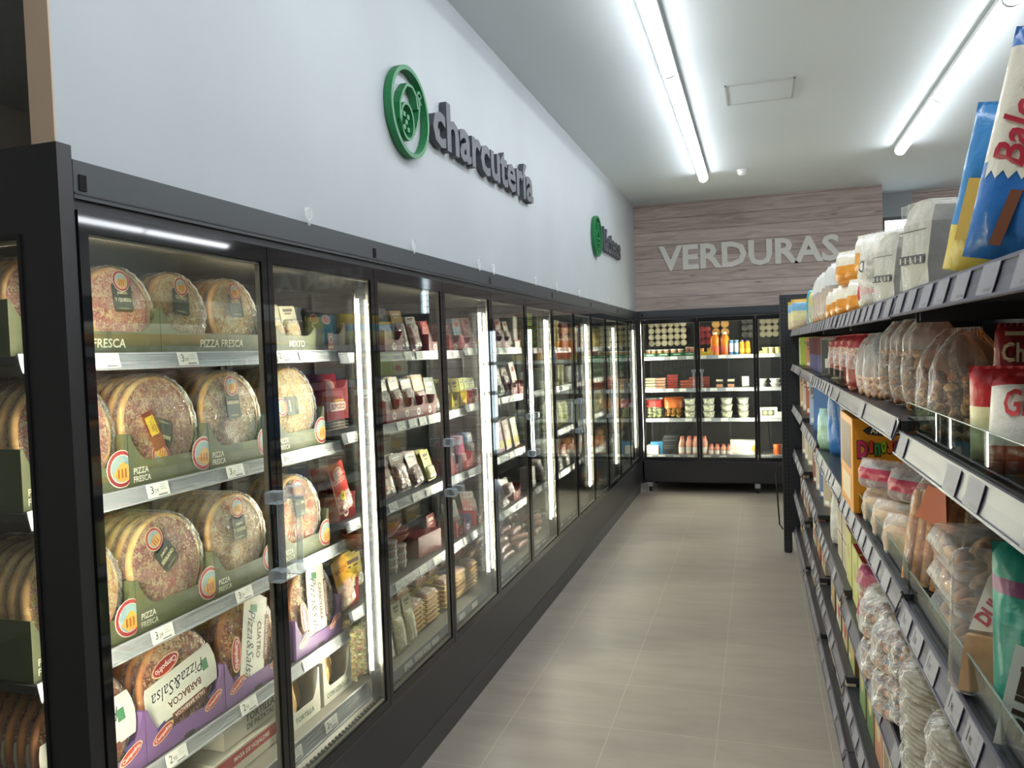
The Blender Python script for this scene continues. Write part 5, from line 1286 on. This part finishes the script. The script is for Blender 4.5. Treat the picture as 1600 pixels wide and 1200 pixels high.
for p in (1.96, 2.13, 2.30): r.put(0, ck2, 'upright clear bag of biscuits', pos=p, yaw=30, dd=.02)
nut = bag(.14, .19, .09, [(0, CL(.08, .9, 22)), (.35, CL(.18, .9, 22, 'dfe4ea'))], 'nut', 47, fill=fill_lumps(['c98f6a', 'e0c0a0', 'a8603c'], .016, .6, .7), pinch=(.6, .4), fn='nuts')
for p in (2.50, 2.66): r.put(0, nut, 'clear bag of nuts with silver patch', pos=p, yaw=30, dd=.0)
spc = bag(.16, .19, .09, [(0, CL(.08, .9, 22)), (.0, M('8a3028', .3, 0, .5)), (.38, CL(.15, .9, 22)), (.8, M('a03038', .3, 0, .5))], 'spc', 48, fill=fill_lumps(['c9a08a', 'b5503c', 'e3cdb0'], .016, .9, .7), pinch=(.7, .5), fn='nuts')
for p in (2.88,): r.put(0, spc, 'clear and dark red spiced nut bag', pos=p, yaw=32, dd=.0)
r = GR(1, 2)
for p in (3.10, 3.32, 3.54): r.put(0, spc, 'clear and dark red spiced nut bag', pos=p, yaw=32, dd=.0)
wbx = carton(.12, .09, .12, '2f2c30', 'd6d2cc', 'd6d2cc', deco=lambda g, w, h: g.quad(-w*.4, w*.1, h*.1, h*.9, -.001, M('d9d5cf')))
for p in (3.52, 3.74, 3.96): r.put(0, wbx, 'white and black carton', pos=p, high=2, hp=.092, dd=.16, yaw=60)
mag = carton(.16, .19, .05, '6a6a5f', 'b5b0a4', None, deco=lambda g, w, h: (g.quad(-w*.45, -w*.1, h*.05, h*.95, -.001, M('2c2c2e')), g.quad(-.05, -.03, h*.2, h*.45, -.0016, M('d8d4ca'))))
r.put(0, mag, 'black and white printed carton', pos=3.80, yaw=40, dd=.0)
r = GR(1, 3)
r.put(0, mag, 'black and white printed carton', pos=4.22, yaw=40, dd=.0); pp = carton(.2, .20, .12, '5a5a86', '6a2c38', None, deco=lambda g, w, h: (g.quad(-w/2, w/2, h*.5, h, -.001, M('6a2530')), g.ell(-.03, h*.72, .014, .014, -.0014, M('c9b0b0')), g.ell(-.03, h*.72, .009, .009, -.0018, M('6a2530'))))
for p in (4.50, 4.80, 5.1): r.put(0, pp, 'dark red and purple carton', pos=p, yaw=50, dd=.03)
r = GR(1, 4)
r.put(0, carton(.12, .20, .12, 'c98a5a', 'd0946a', None), 'orange carton', pos=5.55, yaw=45, dd=.0); r.put(0, carton(.16, .205, .12, '9fb52f', '8fa52a', None, deco=lambda g, w, h: g.quad(-.04, .04, h*.75, h*.85, -.001, M('5f7a2a'))), 'lime green carton', pos=5.9, yaw=45, dd=.0); r.put(0, carton(.14, .205, .12, 'c9c49a', None, None), 'cream carton at the end', pos=6.2, yaw=45)
# ---- third shelf
r = GR(2, 0)
def fruit(g, w, h, t, ys):
    g.prism([(-w*.46, h*.02), (-w*.12, h*.02), (-w*.02, h*.5), (-w*.30, h*.55)], t/2-.047, t/2-.046, M('e3e0d6', .3))
    g.text("FRUIT'S", -w*.22, h*.27, h*.12, t/2-.049, M('4a3a30', .4), .05, h*.48, PI/2*.87)
    g.ell(w*.06, h*.55, .018, .055, t/2-.002, M('e0a62c', .4), ysurf=ys, rot=.2); g.ell(w*.2, h*.6, .03, .022, t/2-.003, M('e3b13c', .4), ysurf=ys)
teal = bag(.17, .27, .09, [(0, M('1f8a78', .3, 0, .35)), (.62, M('2f9a88', .3, 0, .35)), (.78, M('8a4a78', .3, 0, .3)), (.84, M('2f9a88', .3, 0, .35))], 'teal', 51, deco=fruit, nx=18, nz=26)
r.put(0, teal, 'teal fruit sweets bag, nearest', pos=1.03, yaw=66, dd=.055); r.put(0, teal, 'teal fruit sweets bag', pos=1.16, yaw=66, dd=.045)
def dul():
    m = MB(); P = [(-.075, 0), (.075, 0), (.075, .22), (.0, .24), (-.03, .18)]
    m.prism(P, 0, .004, FILM(.2, 'f5efe4', .12, .5, 14, 'e0cdb4')); c = MB(); c.prism([(-.068, .004), (.068, .004), (.06, .09), (-.06, .09)], -.03, -.002, MIX(['c99a62', 'b5824a', 'dcb888'], 14, .6, bmp=.2, name='cake'))
    g = MB(); g.prism([(-.06, .095), (.072, .10), (.06, .225), (.0, .235), (-.035, .18)], -.0035, -.002, M('e9e1d3', .4))
    g.text('DULCESOL', -.012, .160, .024, -.0045, M('b8323a', .4), .04, .12, R_(58)); g.text('TARTA DE', .022, .152, .013, -.0045, M('33302e', .4), .03, .085, R_(58)); g.text('MANZANA', .042, .142, .013, -.0045, M('33302e', .4), .03, .085, R_(58))
    g.ell(.045, .205, .016, .016, -.0045, M('e0b02c', .4)); g.text('1€', .045, .205, .014, -.005, M('a85a2a', .4), .03)
    f = MB(); f.loft([[(x*s, y, z*(.98+.02*s)) for x, z in rrect(.165, .225, .02, 4)] for s, y in ((1, 0), (1, -.03), (.9, -.036))], CL(.05, .9, 18), True)
    return [('backing', m), ('apple_tart', c), ('printed_card', g), ('film_wrap', f)]
r.put(0, spec('dul', 'tart_packet', 'tart packet', dul), 'white TARTA DE MANZANA tart packet', pos=1.35, yaw=66, dd=.04, lean=10)
def clam(cols):
    def f():
        w, d, h = .22, .24, .075; m = MB(); m.loft([[(x*s, y*s+d/2, z) for x, y in [(p[0], p[1]-d/2) for p in rrect(w, d, .02, 3)]] for s, z in ((.9, 0), (1, h*.5), (1.02, h*.5), (.9, h), (.3, h+.001))], FILM(.07, 'ffffff', .07, .5, 9), True)
        c = MB(); rn = random.Random(9)
        for i in range(5):
            for j in range(4): lump(c, -w*.36+w*.18*i, d*(.14+.24*j), h*.34, .021, .030, .015, MIX(cols, 22, .5, bmp=.3, name='pastry'), rn)
        return [('clear_box', m), ('pastries', c)]
    return spec(('clam', tuple(cols)), 'pastry_box', 'pastry box', f)
ca, cb_ = clam(['9a6238', 'c4955c', '6e4026']), clam(['8a5a38', 'b58a60', 'd3b78c'])
r.put(0, ca, 'clear box of glazed pastries', pos=1.60, high=3, hp=.066, dd=-.01, yaw=0, scl=(1, 1, .82)); r.put(0, cb_, 'clear box of twisted pastries', pos=1.60, high=3, hp=.064, dd=.24, yaw=-3, scl=(1, .8, .82))
stick = bag(.13, .27, .08, [(0, CL(.10, 1, 26, 'fff2e0')), (.88, CL(.3, 1, 20, 'e0a080'))], 'stick', 53, fill=fill_sticks(['c99a62', 'b8793f', 'dcb888'], .011, .85), fn='breadsticks', pinch=(.75, .5), deco=lambda g, w, h, t, ys: g.prism([(-.02, h*.62), (.055, h*.6), (.04, h*.9), (.0, h*.9)], t/2-.048, t/2-.046, M('c4633a', .35)))
r.put(0, stick, 'clear bag of long breadsticks', pos=1.86, yaw=42, dd=.0, roll=9)
r.put(0, carton(.10, .26, .14, '8a5a3a', '6f4a34', None), 'tall brown carton by the breadsticks', pos=1.90, dd=.20)
r = GR(2, 1)
br = bag(.17, .105, .10, [(0, CL(.12, 1, 18))], 'br', 54, fill=lambda c, w, h, t, rn: c.cbox(-w*.42, w*.42, t*.12, t*.88, .008, h*.8, MIX(['b5814f', 'd9b888', '9a6a3c'], 18, .7, bmp=.2, name='bread'), .012), fn='sliced_loaf')
for p, dd_ in ((2.08, .0), (2.27, .0), (2.46, .0)): r.put(0, br, 'clear bag of small loaves', pos=p, yaw=35, dd=dd_)
pk = bag(.18, .085, .10, [(0, CL(.15, 1, 18, 'f0c0c8')), (.4, M('a8304a', .3, 0, .5)), (.8, CL(.3, 1, 18))], 'pk', 55, fill=lambda c, w, h, t, rn: c.cbox(-w*.42, w*.42, t*.12, t*.88, .008, h*.8, MIX(['5a3a2c', '7a5238'], 18, .7, bmp=.2, name='bread'), .012), fn='dark_loaf')
r.put(0, br, 'rear clear bag of small loaves', pos=2.22, yaw=35, dd=.12, dz=.0); r.put(0, pk, 'pink-striped bag of dark bread', pos=2.26, yaw=40, dd=.05, dz=.108); r.put(0, pk, 'pink-striped bag of dark bread', pos=2.46, yaw=40, dd=.0, dz=.108)
def dino():
    W, H, D = .20, .305, .33      # the named face looks towards the camera
    m = MB(); m.cbox(-W/2, W/2, 0, D, 0, H, M('d98f24', .4), .002)
    g = MB(); g.prism([(-.07, H*.87), (-.055, H*.83), (.0, H*.81), (.055, H*.83), (.07, H*.87), (.055, H*.91), (.0, H*.93), (-.055, H*.91)], -.0016, -.0006, M('33302e', .4)); g.text('ARTIACH', 0, H*.87, .018, -.0026, M('e6dcc8', .4), .02, .095)
    cols = ['b8325a', 'c9402f', '3f8a4a', '8fb52f', 'd86a2c', 'b8325a', '3f7ab0', 'd8b82c', '8a4a9a', 'c9402f']
    x = -.085
    for ch, c in zip('Dinosaurus', cols):
        hh = .055 if ch == 'D' else .040; ww = .030 if ch == 'D' else .0165; z = H*.69+(.004 if ord(ch) % 2 else -.003)
        g.text(ch, x+ww/2, z-.002, hh*1.12, -.0012, M('3a2a24', .4), .09, ww*1.15); g.text(ch, x+ww/2, z, hh, -.0022, M(c, .35), .05, ww); x += ww+.0015
    s = MB()
    s.add([(-W/2-.001, D*.12, H*.45), (-W/2-.001, D*.88, H*.45), (-W/2-.001, D*.88, H*.92), (-W/2-.001, D*.12, H*.92)], [(0, 3, 2, 1)], M('6a4a2c', .4)); s2 = MB(); s2.add([(-W/2-.001, D*.15, H*.1), (-W/2-.001, D*.85, H*.1), (-W/2-.001, D*.85, H*.36), (-W/2-.001, D*.15, H*.36)], [(0, 3, 2, 1)], M('d8c49a', .4))
    return [('carton_body', m), ('print', g), ('side_window', s), ('side_label', s2)]
r.put(0, spec('dino', 'biscuit_carton', 'carton', dino), 'orange Dinosaurus biscuit carton', pos=2.66, yaw=90, dd=.065)
r = GR(2, 2)
r.put(0, carton(.13, .26, .16, 'dfe2ea', '2f66b0', '2f66b0', (('G', .0, .80, .045, '2c3c5a', .7), ('Q', .1, .45, .03, '2c3c5a'), ('33', .1, .30, .02, '2c3c5a'), ('7%', .1, .12, .024, '2c3c5a'))), 'white carton edged in blue', pos=3.62, yaw=62, dd=.03)
r.put(0, bag(.16, .30, .09, [(0, M('3a78c0', .25, 0, .5)), (.6, M('2f6ab0', .25, 0, .5))], 'bb', 56), 'shiny blue bag', pos=3.86, yaw=40, dd=.03)
r.put(0, bag(.16, .20, .09, [(0, M('9ac0a8', .3, 0, .6)), (.6, M('a8d0c8', .3, 0, .6))], 'tl', 57), 'pale teal bag', pos=4.06, yaw=40, dd=.0, dz=.0)
r.put(0, carton(.12, .16, .10, 'd8c23a', 'c9b02c', 'd8c23a'), 'yellow flip-top carton', pos=3.30, yaw=50, dd=.03, scl=(1, 1, 1.6)); 
bl = carton(.16, .27, .12, '3a72b8', '8fa8c8', None, deco=lambda g, w, h: g.quad(-w*.2, w*.4, h*.1, h*.35, -.001, M('2a5a9a')))
for p in (): r.put(0, bl, 'blue carton with pale side', pos=p, yaw=45, dd=.0)
r = GR(2, 3)
for p in (4.40, 4.72): r.put(0, bl, 'blue carton with pale side', pos=p, yaw=45, dd=.0)
r.put(0, carton(.16, .27, .12, '9fb4d0', '8096b8', None), 'pale blue carton', pos=5.06, yaw=45)
r = GR(2, 4)
r.put(0, carton(.14, .27, .12, 'b5583a', 'a84a30', None), 'rust red carton', pos=5.5, yaw=45); r.put(0, carton(.14, .27, .12, 'cfc4b4', 'b8a898', None), 'beige carton', pos=5.85, yaw=45); r.put(0, carton(.14, .27, .12, 'c9a27a', 'b8a898', None), 'tan carton at the end', pos=6.2, yaw=45)
# ---- fourth shelf
r = GR(3, 0)
crk = bag(.22, .12, .13, [(0, CL(.2, 1.6, 24))], 'crk', 61, fill=fill_lumps(['c96a24', '7a6248', 'c9bfae', '54688a', 'b5824a'], .017, .85, .6, kind='vor'), fn='snacks')
wrap = lambda: [('wraps', (lambda m: [m.lathe([(.001, .010*i), (.105, .010*i+.001), (.107, .010*i+.004), (.105, .010*i+.007), (.001, .010*i+.008)], MIX(['948a78', '7d725f', 'a89e8c'], 16, .7, bmp=.3, name='flatbread'), 24, T=TR(0, .11, .004)) for i in range(4)] and m)(MB())), ('film_wrap', (lambda m: m.lathe([(.10, 0), (.114, .006), (.116, .03), (.108, .048), (.001, .05)], CL(.07, 1.5, 22), 28, T=TR(0, .11, 0)))(MB()))]
ws = spec('wrap', 'wrap_packet', 'flatbread packet', wrap)
for p in (1.46, 1.71): r.put(0, ws, 'film-wrapped pile of flatbreads', pos=p, high=5, hp=.052, dd=-.055)
r.put(0, ws, 'film-wrapped pile of flatbreads', pos=1.2, high=5, hp=.052, dd=-.02)
r.put(0, ws, 'film-wrapped flatbreads further back', pos=1.6, high=4, hp=.052, dd=.2)
r = GR(3, 1)
r.put(0, crk, 'crackly clear bag of snacks', pos=1.97, yaw=30, dd=-.045, high=2, hp=.11); r.put(0, crk, 'crackly clear bag of snacks', pos=2.18, yaw=34, dd=-.04, high=2, hp=.11)
r.put(0, ws, 'clear pile of brown flatbreads', pos=2.42, high=4, hp=.052, dd=-.03)
pur = bag(.16, .10, .09, [(0, CL(.1, 1, 18)), (.5, M('8a2a4a', .3, 0, .6))], 'pur', 62, fill=fill_lumps(['b5704a', '8a3a4a', 'c98a6a'], .02, .8, .7), fn='sweets')
r.put(0, pur, 'purple and clear sweets bag', pos=2.60, yaw=30, dd=-.01, high=2, hp=.10, dz=.0)
lb = carton(.15, .20, .16, 'c2c07a', 'b0ae6a', 'b02a28', deco=lambda g, w, h: g.ell(.0, h*.6, .03, .03, -.001, M('a8a668')))
r.put(0, lb, 'pale lime carton with red top', pos=2.74, dd=-.005); r.put(0, lb, 'pale lime carton with red top', pos=2.91, dd=-.005)
r = GR(3, 2)
r.put(0, lb, 'pale lime carton with red top', pos=3.09, dd=-.005)
db = carton(.16, .11, .16, 'c9bfa8', '6a1f26', '7d2028', deco=lambda g, w, h: g.quad(-w*.3, w*.3, h*.2, h*.8, -.001, M('b8ab90')))
for p in (3.27, 3.45): r.put(0, db, 'red-topped cream carton', pos=p, high=2, hp=.112, dd=.0)
r.put(0, bag(.14, .22, .08, [(0, M('d6d3cc', .3, 0, .8))], 'wht', 63), 'crumpled white bag', pos=3.63, yaw=40, dd=.01); r.put(0, carton(.14, .16, .12, 'bdb09a', '8a7a5c', '5f5648'), 'brown open-topped carton', pos=3.79); r.put(0, carton(.15, .27, .12, 'd9d4c8', 'cfcac0', None), 'tall white carton', pos=3.97, yaw=8)
r = GR(3, 3)
for k, (p, c) in enumerate(((4.3, 'b5a68a'), (4.55, '5a6a9a'), (4.8, 'c9beac'), (5.05, '8a4a38'))): r.put(0, carton(.2, .22, .12, c, None, None), {'b5a68a': 'tan', '5a6a9a': 'slate blue', 'c9beac': 'cream', '8a4a38': 'red-brown'}[c]+' printed carton', pos=p, yaw=25)
r = GR(3, 4)
for p, c in ((5.5, 'b8a890'), (5.8, 'c9c0b0'), (6.1, '9a8a74')): r.put(0, carton(.2, .22, .12, c, None, None), {'b8a890': 'buff', 'c9c0b0': 'off-white', '9a8a74': 'dull brown'}[c]+' carton', pos=p, yaw=25)
# ---- fifth shelf and the base
r = GR(4, 0)
def wcart(g, w, h):
    for i in range(2): g.quad(-w*.42+w*.45*i, -w*.05+w*.45*i, h*.2, h*.8, -.001, M('8a7a62'))
wc = carton(.24, .14, .2, 'cfc8b8', 'c4bcab', None, deco=wcart)
for p in (1.12, 1.40, 1.68): r.put(0, wc, 'white windowed carton', pos=p, dd=.0, high=2, hp=.142)
r = GR(4, 1)
for k, p in enumerate((1.97, 2.25)): r.put(0, wc, 'white windowed carton', pos=p, dd=.0)
for k, (p, c, n_) in enumerate(((2.45, 'b5836a', 'terracotta'), (2.62, '5f7a4a', 'leaf green'), (2.80, '6f8f5a', 'grass green'))): r.put(0, carton(.15, .24, .14, c, '6a4a34', None, deco=lambda g, w, h: g.ell(0, h*.5, .04, .05, -.001, M('c9b88a'))), n_+' photo carton', pos=p)
r = GR(4, 2)
for p, c, n_ in ((3.1, '9fa86a', 'olive'), (3.32, 'b8a680', 'sandy'), (3.55, 'c9bfa8', 'cream'), (3.8, 'a8957a', 'khaki')): r.put(0, carton(.18, .22, .14, c, '6a4a34', None), n_+' printed carton', pos=p)
r = GR(4, 3)
for p, c, n_ in ((4.3, 'b8a68a', 'sandy'), (4.6, 'a8644a', 'brick'), (4.9, 'c4b8a2', 'cream')): r.put(0, carton(.2, .2, .14, c, None, None), n_+' carton', pos=p)
r = GR(4, 4)
for p, c, n_ in ((5.5, 'b89a7a', 'tan'), (5.8, 'c4ad94', 'pinkish'), (6.15, '8a705a', 'brown')): r.put(0, carton(.2, .2, .14, c, None, None), n_+' carton', pos=p)
for b in range(5):
    r = GR(5, b)
    for k in range(3): r.put(0, carton(.28, .13, .22, ('b8ab94', '8f8a80', 'a89070')[k], None, None), ('tan', 'grey', 'ochre')[k]+' low carton', pos=BAYS[b][0]+.2+.37*k)
# ================================================================ the back fridge
def BR(lv, d0=.19):
    z = ([1.548, 1.178, .835, .4215][lv] if lv >= 0 else 1.673)-.005
    return Row(lambda x, d, z: BT(x, d, z), lambda px, z, d: xat(px, z, YB+d), z, ('upper rear', 'top', 'second', 'third', 'bottom')[lv+1]+' shelf, back fridge', d0)
cup = tub(.034, .07, 'e9e2cf', 'd9cfb4', name='yogurt_cup'); redcup = tub(.034, .07, '8a2030', 'a8303c', name='dessert_cup'); 
r = BR(-1, .46)
LAY = RX(90) @ TR(0, 0, 0)
def wall_of(pxs, rows, sp, desc, z0=.035, hp=.074):
    for k, px in enumerate(pxs):
        r.put(px, sp, desc, dz=z0, high=rows if isinstance(rows, int) else rows[k], hp=hp, dd=.07, post=RX(90), grp=desc+'s in rows, upper rear shelf')
wall_of((1018, 1028, 1038, 1048, 1058, 1068), (4, 4, 4, 4, 4, 4), cup, 'white cup lying down'); wall_of((1097, 1106), (3, 3), redcup, 'dark red cup lying down')
ball = tub(.045, .07, 'c98f4a', 'dba85c', name='dessert_cup'); wall_of((1119, 1133), (3, 3), ball, 'orange-brown cup lying down', .048, .094)
wall_of((1164, 1173), (3, 3), tub(.036, .06, '4a4a4c', '6a6a6c', name='dessert_cup'), 'dark cup lying down', .1, .08)
wall_of((1192, 1202, 1212), (3, 3, 3), tub(.034, .06, 'd9d2c0', 'b8b09a', name='yogurt_cup'), 'small pale cup lying down', .1, .072)
r = BR(0)
gt = TRAY(.145, .045, .045, .2, '1f6a44', 'gt', lambda g, w, hc, hm: g.quad(-w*.3, w*.35, hm*.45, hm*.7, -.0008, M('b9cfc0')), '1f6a44')
for px in (1015, 1036, 1057, 1077): r.put(px, gt, 'green cardboard tray', scl=(.93, 1, 1))
jar = tub(.032, .075, 'd9d6cc', 'f1ece0', 'c98a5a', name='dessert_jar')
for px in (1012, 1021, 1031, 1041, 1052, 1063): r.put(px, jar, 'white-lidded dessert jar', dd=.045, dz=.012, deep=2, pitch=.075)
jb = tub(.026, .095, 'b5806a', 'c9a088', '8a4a3a', name='dessert_jar')
for px in (1074, 1081): r.put(px, jb, 'slim brownish jar', dd=.045, dz=.012, deep=2, pitch=.06)
yt = TRAY(.15, .045, .04, .16, 'd8b32c', 'yt', None)
for px, k in ((1096, 0), (1108, 1)): r.put(px, yt, 'low yellow carton', scl=(.55, 1, 1)); r.put(px, tub(.024, .075, 'b83a34', 'd8b84a', 'd8a82c'), 'red and yellow pot', dd=.03, dz=.01, n=1, deep=2, pitch=.055)
oj = bottle(.052, .262, 'e8801c', 'f0e6d2', 'd8542c', .42, .80, True)
for px in (1117, 1132): r.put(px, oj, 'tall orange juice bottle', dd=.055, deep=2, pitch=.11)
can = tub(.026, .165, '2f6fa8', '8fa8b8', 'c9d6dc', name='drink_can')
for px in (1142, 1150): r.put(px, can, 'slim blue and silver can', dd=.03, deep=3, pitch=.06)
oj2 = bottle(.030, .165, 'e8951c', '5a4a8a', 'eeb52c', .55, .84)
for px in (1159, 1168): r.put(px, oj2, 'small orange juice bottle', dd=.035, deep=3, pitch=.065)
yc = tub(.036, .036, 'e3cf8a', 'f0e4b8', name='custard_cup')
for px, n_ in ((1187, 1), (1196, 2), (1206, 2), (1216, 2)): r.put(px, yc, 'cream custard cup', high=n_, hp=.037, dd=.04)
r = BR(1)
def mt(cols, rim): 
    def f():
        m = MB(); m.loft([[(x*s, y*s+.09, z) for x, y in ((-.075, -.05), (.075, -.05), (.075, .05), (-.075, .05))] for s, z in ((.9, 0), (1, .02), (1.06, .021), (1.06, .023))], M(rim, .35), False)
        q = MB(); q.box(-.07, .07, .045, .135, .0235, .026, MIX(cols, 50, .5, bmp=.2, name='meat')); return [('tray_body', m), ('sliced_food', q)]
    return spec(('mt', rim, tuple(cols)), 'food_tray', 'food tray', f)
for px, c, h_, ds in ((1015, mt(PALE, 'ddd2ae'), 4, 'cream food tray'), (1031, mt(CURED, 'c9a08a'), 4, 'reddish cream food tray'), (1050, mt(CURED, 'a8443c'), 5, 'dark red food tray'), (1070, mt(CURED, 'b8604a'), 3, 'rust food tray'), (1084, mt(CURED, 'b5523f'), 4, 'brick food tray'), (1100, mt(CURED, '9a4a40'), 4, 'maroon food tray')):
    r.put(px, c, ds, high=h_, hp=.033, scl=(.78, 1, 1))
bk = carton(.085, .10, .06, '232325', None, None, deco=lambda g, w, h: (g.quad(-w*.42, w*.42, h*.72, h*.95, -.001, M('d9cfae')), g.quad(-w*.42, w*.42, h*.05, h*.4, -.001, M('c98f70'))))
bk2 = carton(.10, .13, .06, '232325', None, None, deco=lambda g, w, h: g.quad(-w*.3, w*.42, h*.1, h*.95, -.001, M('dcd6be')))
for px in (1124, 1142): r.put(px, bk, 'black pack with cream label', deep=3, pitch=.07, dd=.02)
r.put(1164, bk2, 'larger black pack, cream window', dd=.01)
wb = tub(.055, .045, 'e9e4d8', 'f3efe6', None, False, .6, name='white_bowl')
for px in (1190, 1211): r.put(px, wb, 'white lidded bowl', high=2, hp=.047, dd=.06)
r = BR(2)
sal = bag(.20, .23, .10, [(0, FILM(.06, 'ffffff', .1, .7, 22)), (.55, M('b03530', .35, 0, .5)), (.95, FILM(.2))], 'sal', 11, fill=fill_lumps(['a8c05a', 'd8d88a', '6f9a3a', 'e8e4b8'], .026, .62, .4), fn='salad_leaves')
r.put(1022, sal, 'red and green salad bag', deep=2, pitch=.11); sal2 = bag(.21, .23, .10, [(0, FILM(.1, 'e8d8c0', .15, .7, 22, 'c98a5a')), (.5, M('b5602c', .35, 0, .5))], 'sal2', 12, fill=fill_lumps(['d88a2c', 'b5b56a', '8a6a3a', 'e0a04a'], .03, .6, .5), fn='cut_vegetables')
r.put(1052, sal2, 'orange vegetable bag', deep=2, pitch=.11)
sb = tub(.066, .073, 'x', FILM(.2, 'ffffff', .08, .1, 10), None, True, .78, name='salad_bowl', content=MIX(['8fa05a', 'd9d8a8', '5f7a3a', 'c9c08a', 'efe8d0'], 55, .5, 'vor', bmp=.5, name='salad'))
for px in (1077, 1107, 1135, 1161): r.put(px, sb, 'clear round salad bowl', high=3, hp=.076, dd=.07)
r.put(1077+0, sb, 'rear clear salad bowl', high=2, hp=.076, dd=.21)
eg = carton(.20, .11, .14, 'ece8dc', None, None, deco=lambda g, w, h: (g.quad(-w*.34, w*.34, h*.2, h*.78, -.001, M('5f5f4a')), g.ell(-.03, h*.5, .022, .024, -.0014, M('a8b08a')), g.ell(.025, h*.5, .022, .024, -.0014, M('b8bf98'))))
r.put(1200, eg, 'white carton with two windows'); r.put(1218, carton(.05, .06, .1, 'ddd8cc', None), 'small white box end')
r = BR(3, .12)
r.put(1019, carton(.13, .10, .14, 'ece8dc', None), 'white cut-out tray', dd=.02); r.put(1025, carton(.14, .14, .12, '2f7aa8', '2a6a96', '4a90ba', deco=lambda g, w, h: g.prism([(w*.1+.025*math.cos(a*.5), h*.35+.035*math.sin(a*.5)*(1.3 if math.sin(a*.5) > 0 else 1)) for a in range(12)], -.0012, -.0006, M('c9603a'))), 'blue carton with an orange drop', dd=.05)
r.put(1047, carton(.18, .22, .14, '2a2a2c', None, None, deco=lambda g, w, h: [g.quad(-w*.4, w*.35, h*k, h*(k+.04), -.001, M('6a6a6c')) for k in (.3, .42, .7, .9)]), 'black carton of grey print', dd=.04)
sm = bottle(.038, .20, 'c98f7a', 'c0543c', 'ddd8cf', .5, .70); sm2 = bottle(.032, .11, 'c98f7a', 'b84a3c', 'ddd8cf', .55, .7)
for px in (1065, 1076, 1086, 1100): r.put(px, sm, 'coral-capped smoothie bottle', dd=.05, deep=2, pitch=.085)
for px in (1111, 1120, 1130, 1139): r.put(px, sm2, 'short coral-capped bottle', dd=.04, deep=2, pitch=.07)
r.put(1162, carton(.29, .16, .14, 'e6e2d4', None, None, deco=lambda g, w, h: ([g.box(-.10+.022*i, -.098+.022*i, -.0014, -.001, h*(.42-.03*(i % 2)), h*(.58+.05*(i % 3)), M('6a6a62')) for i in range(6)], g.quad(-.09, .04, h*.46, h*.475, -.0012, M('6a6a62')), g.ell(w*.4, h*.45, .03, .04, -.001, M('e0a82c')))), 'wide white carton, yellow edge', dd=.03)
r.put(1215, tub(.05, .12, 'b5582c', None, name='brown_jar'), 'brown round jar at the right', dd=.08)
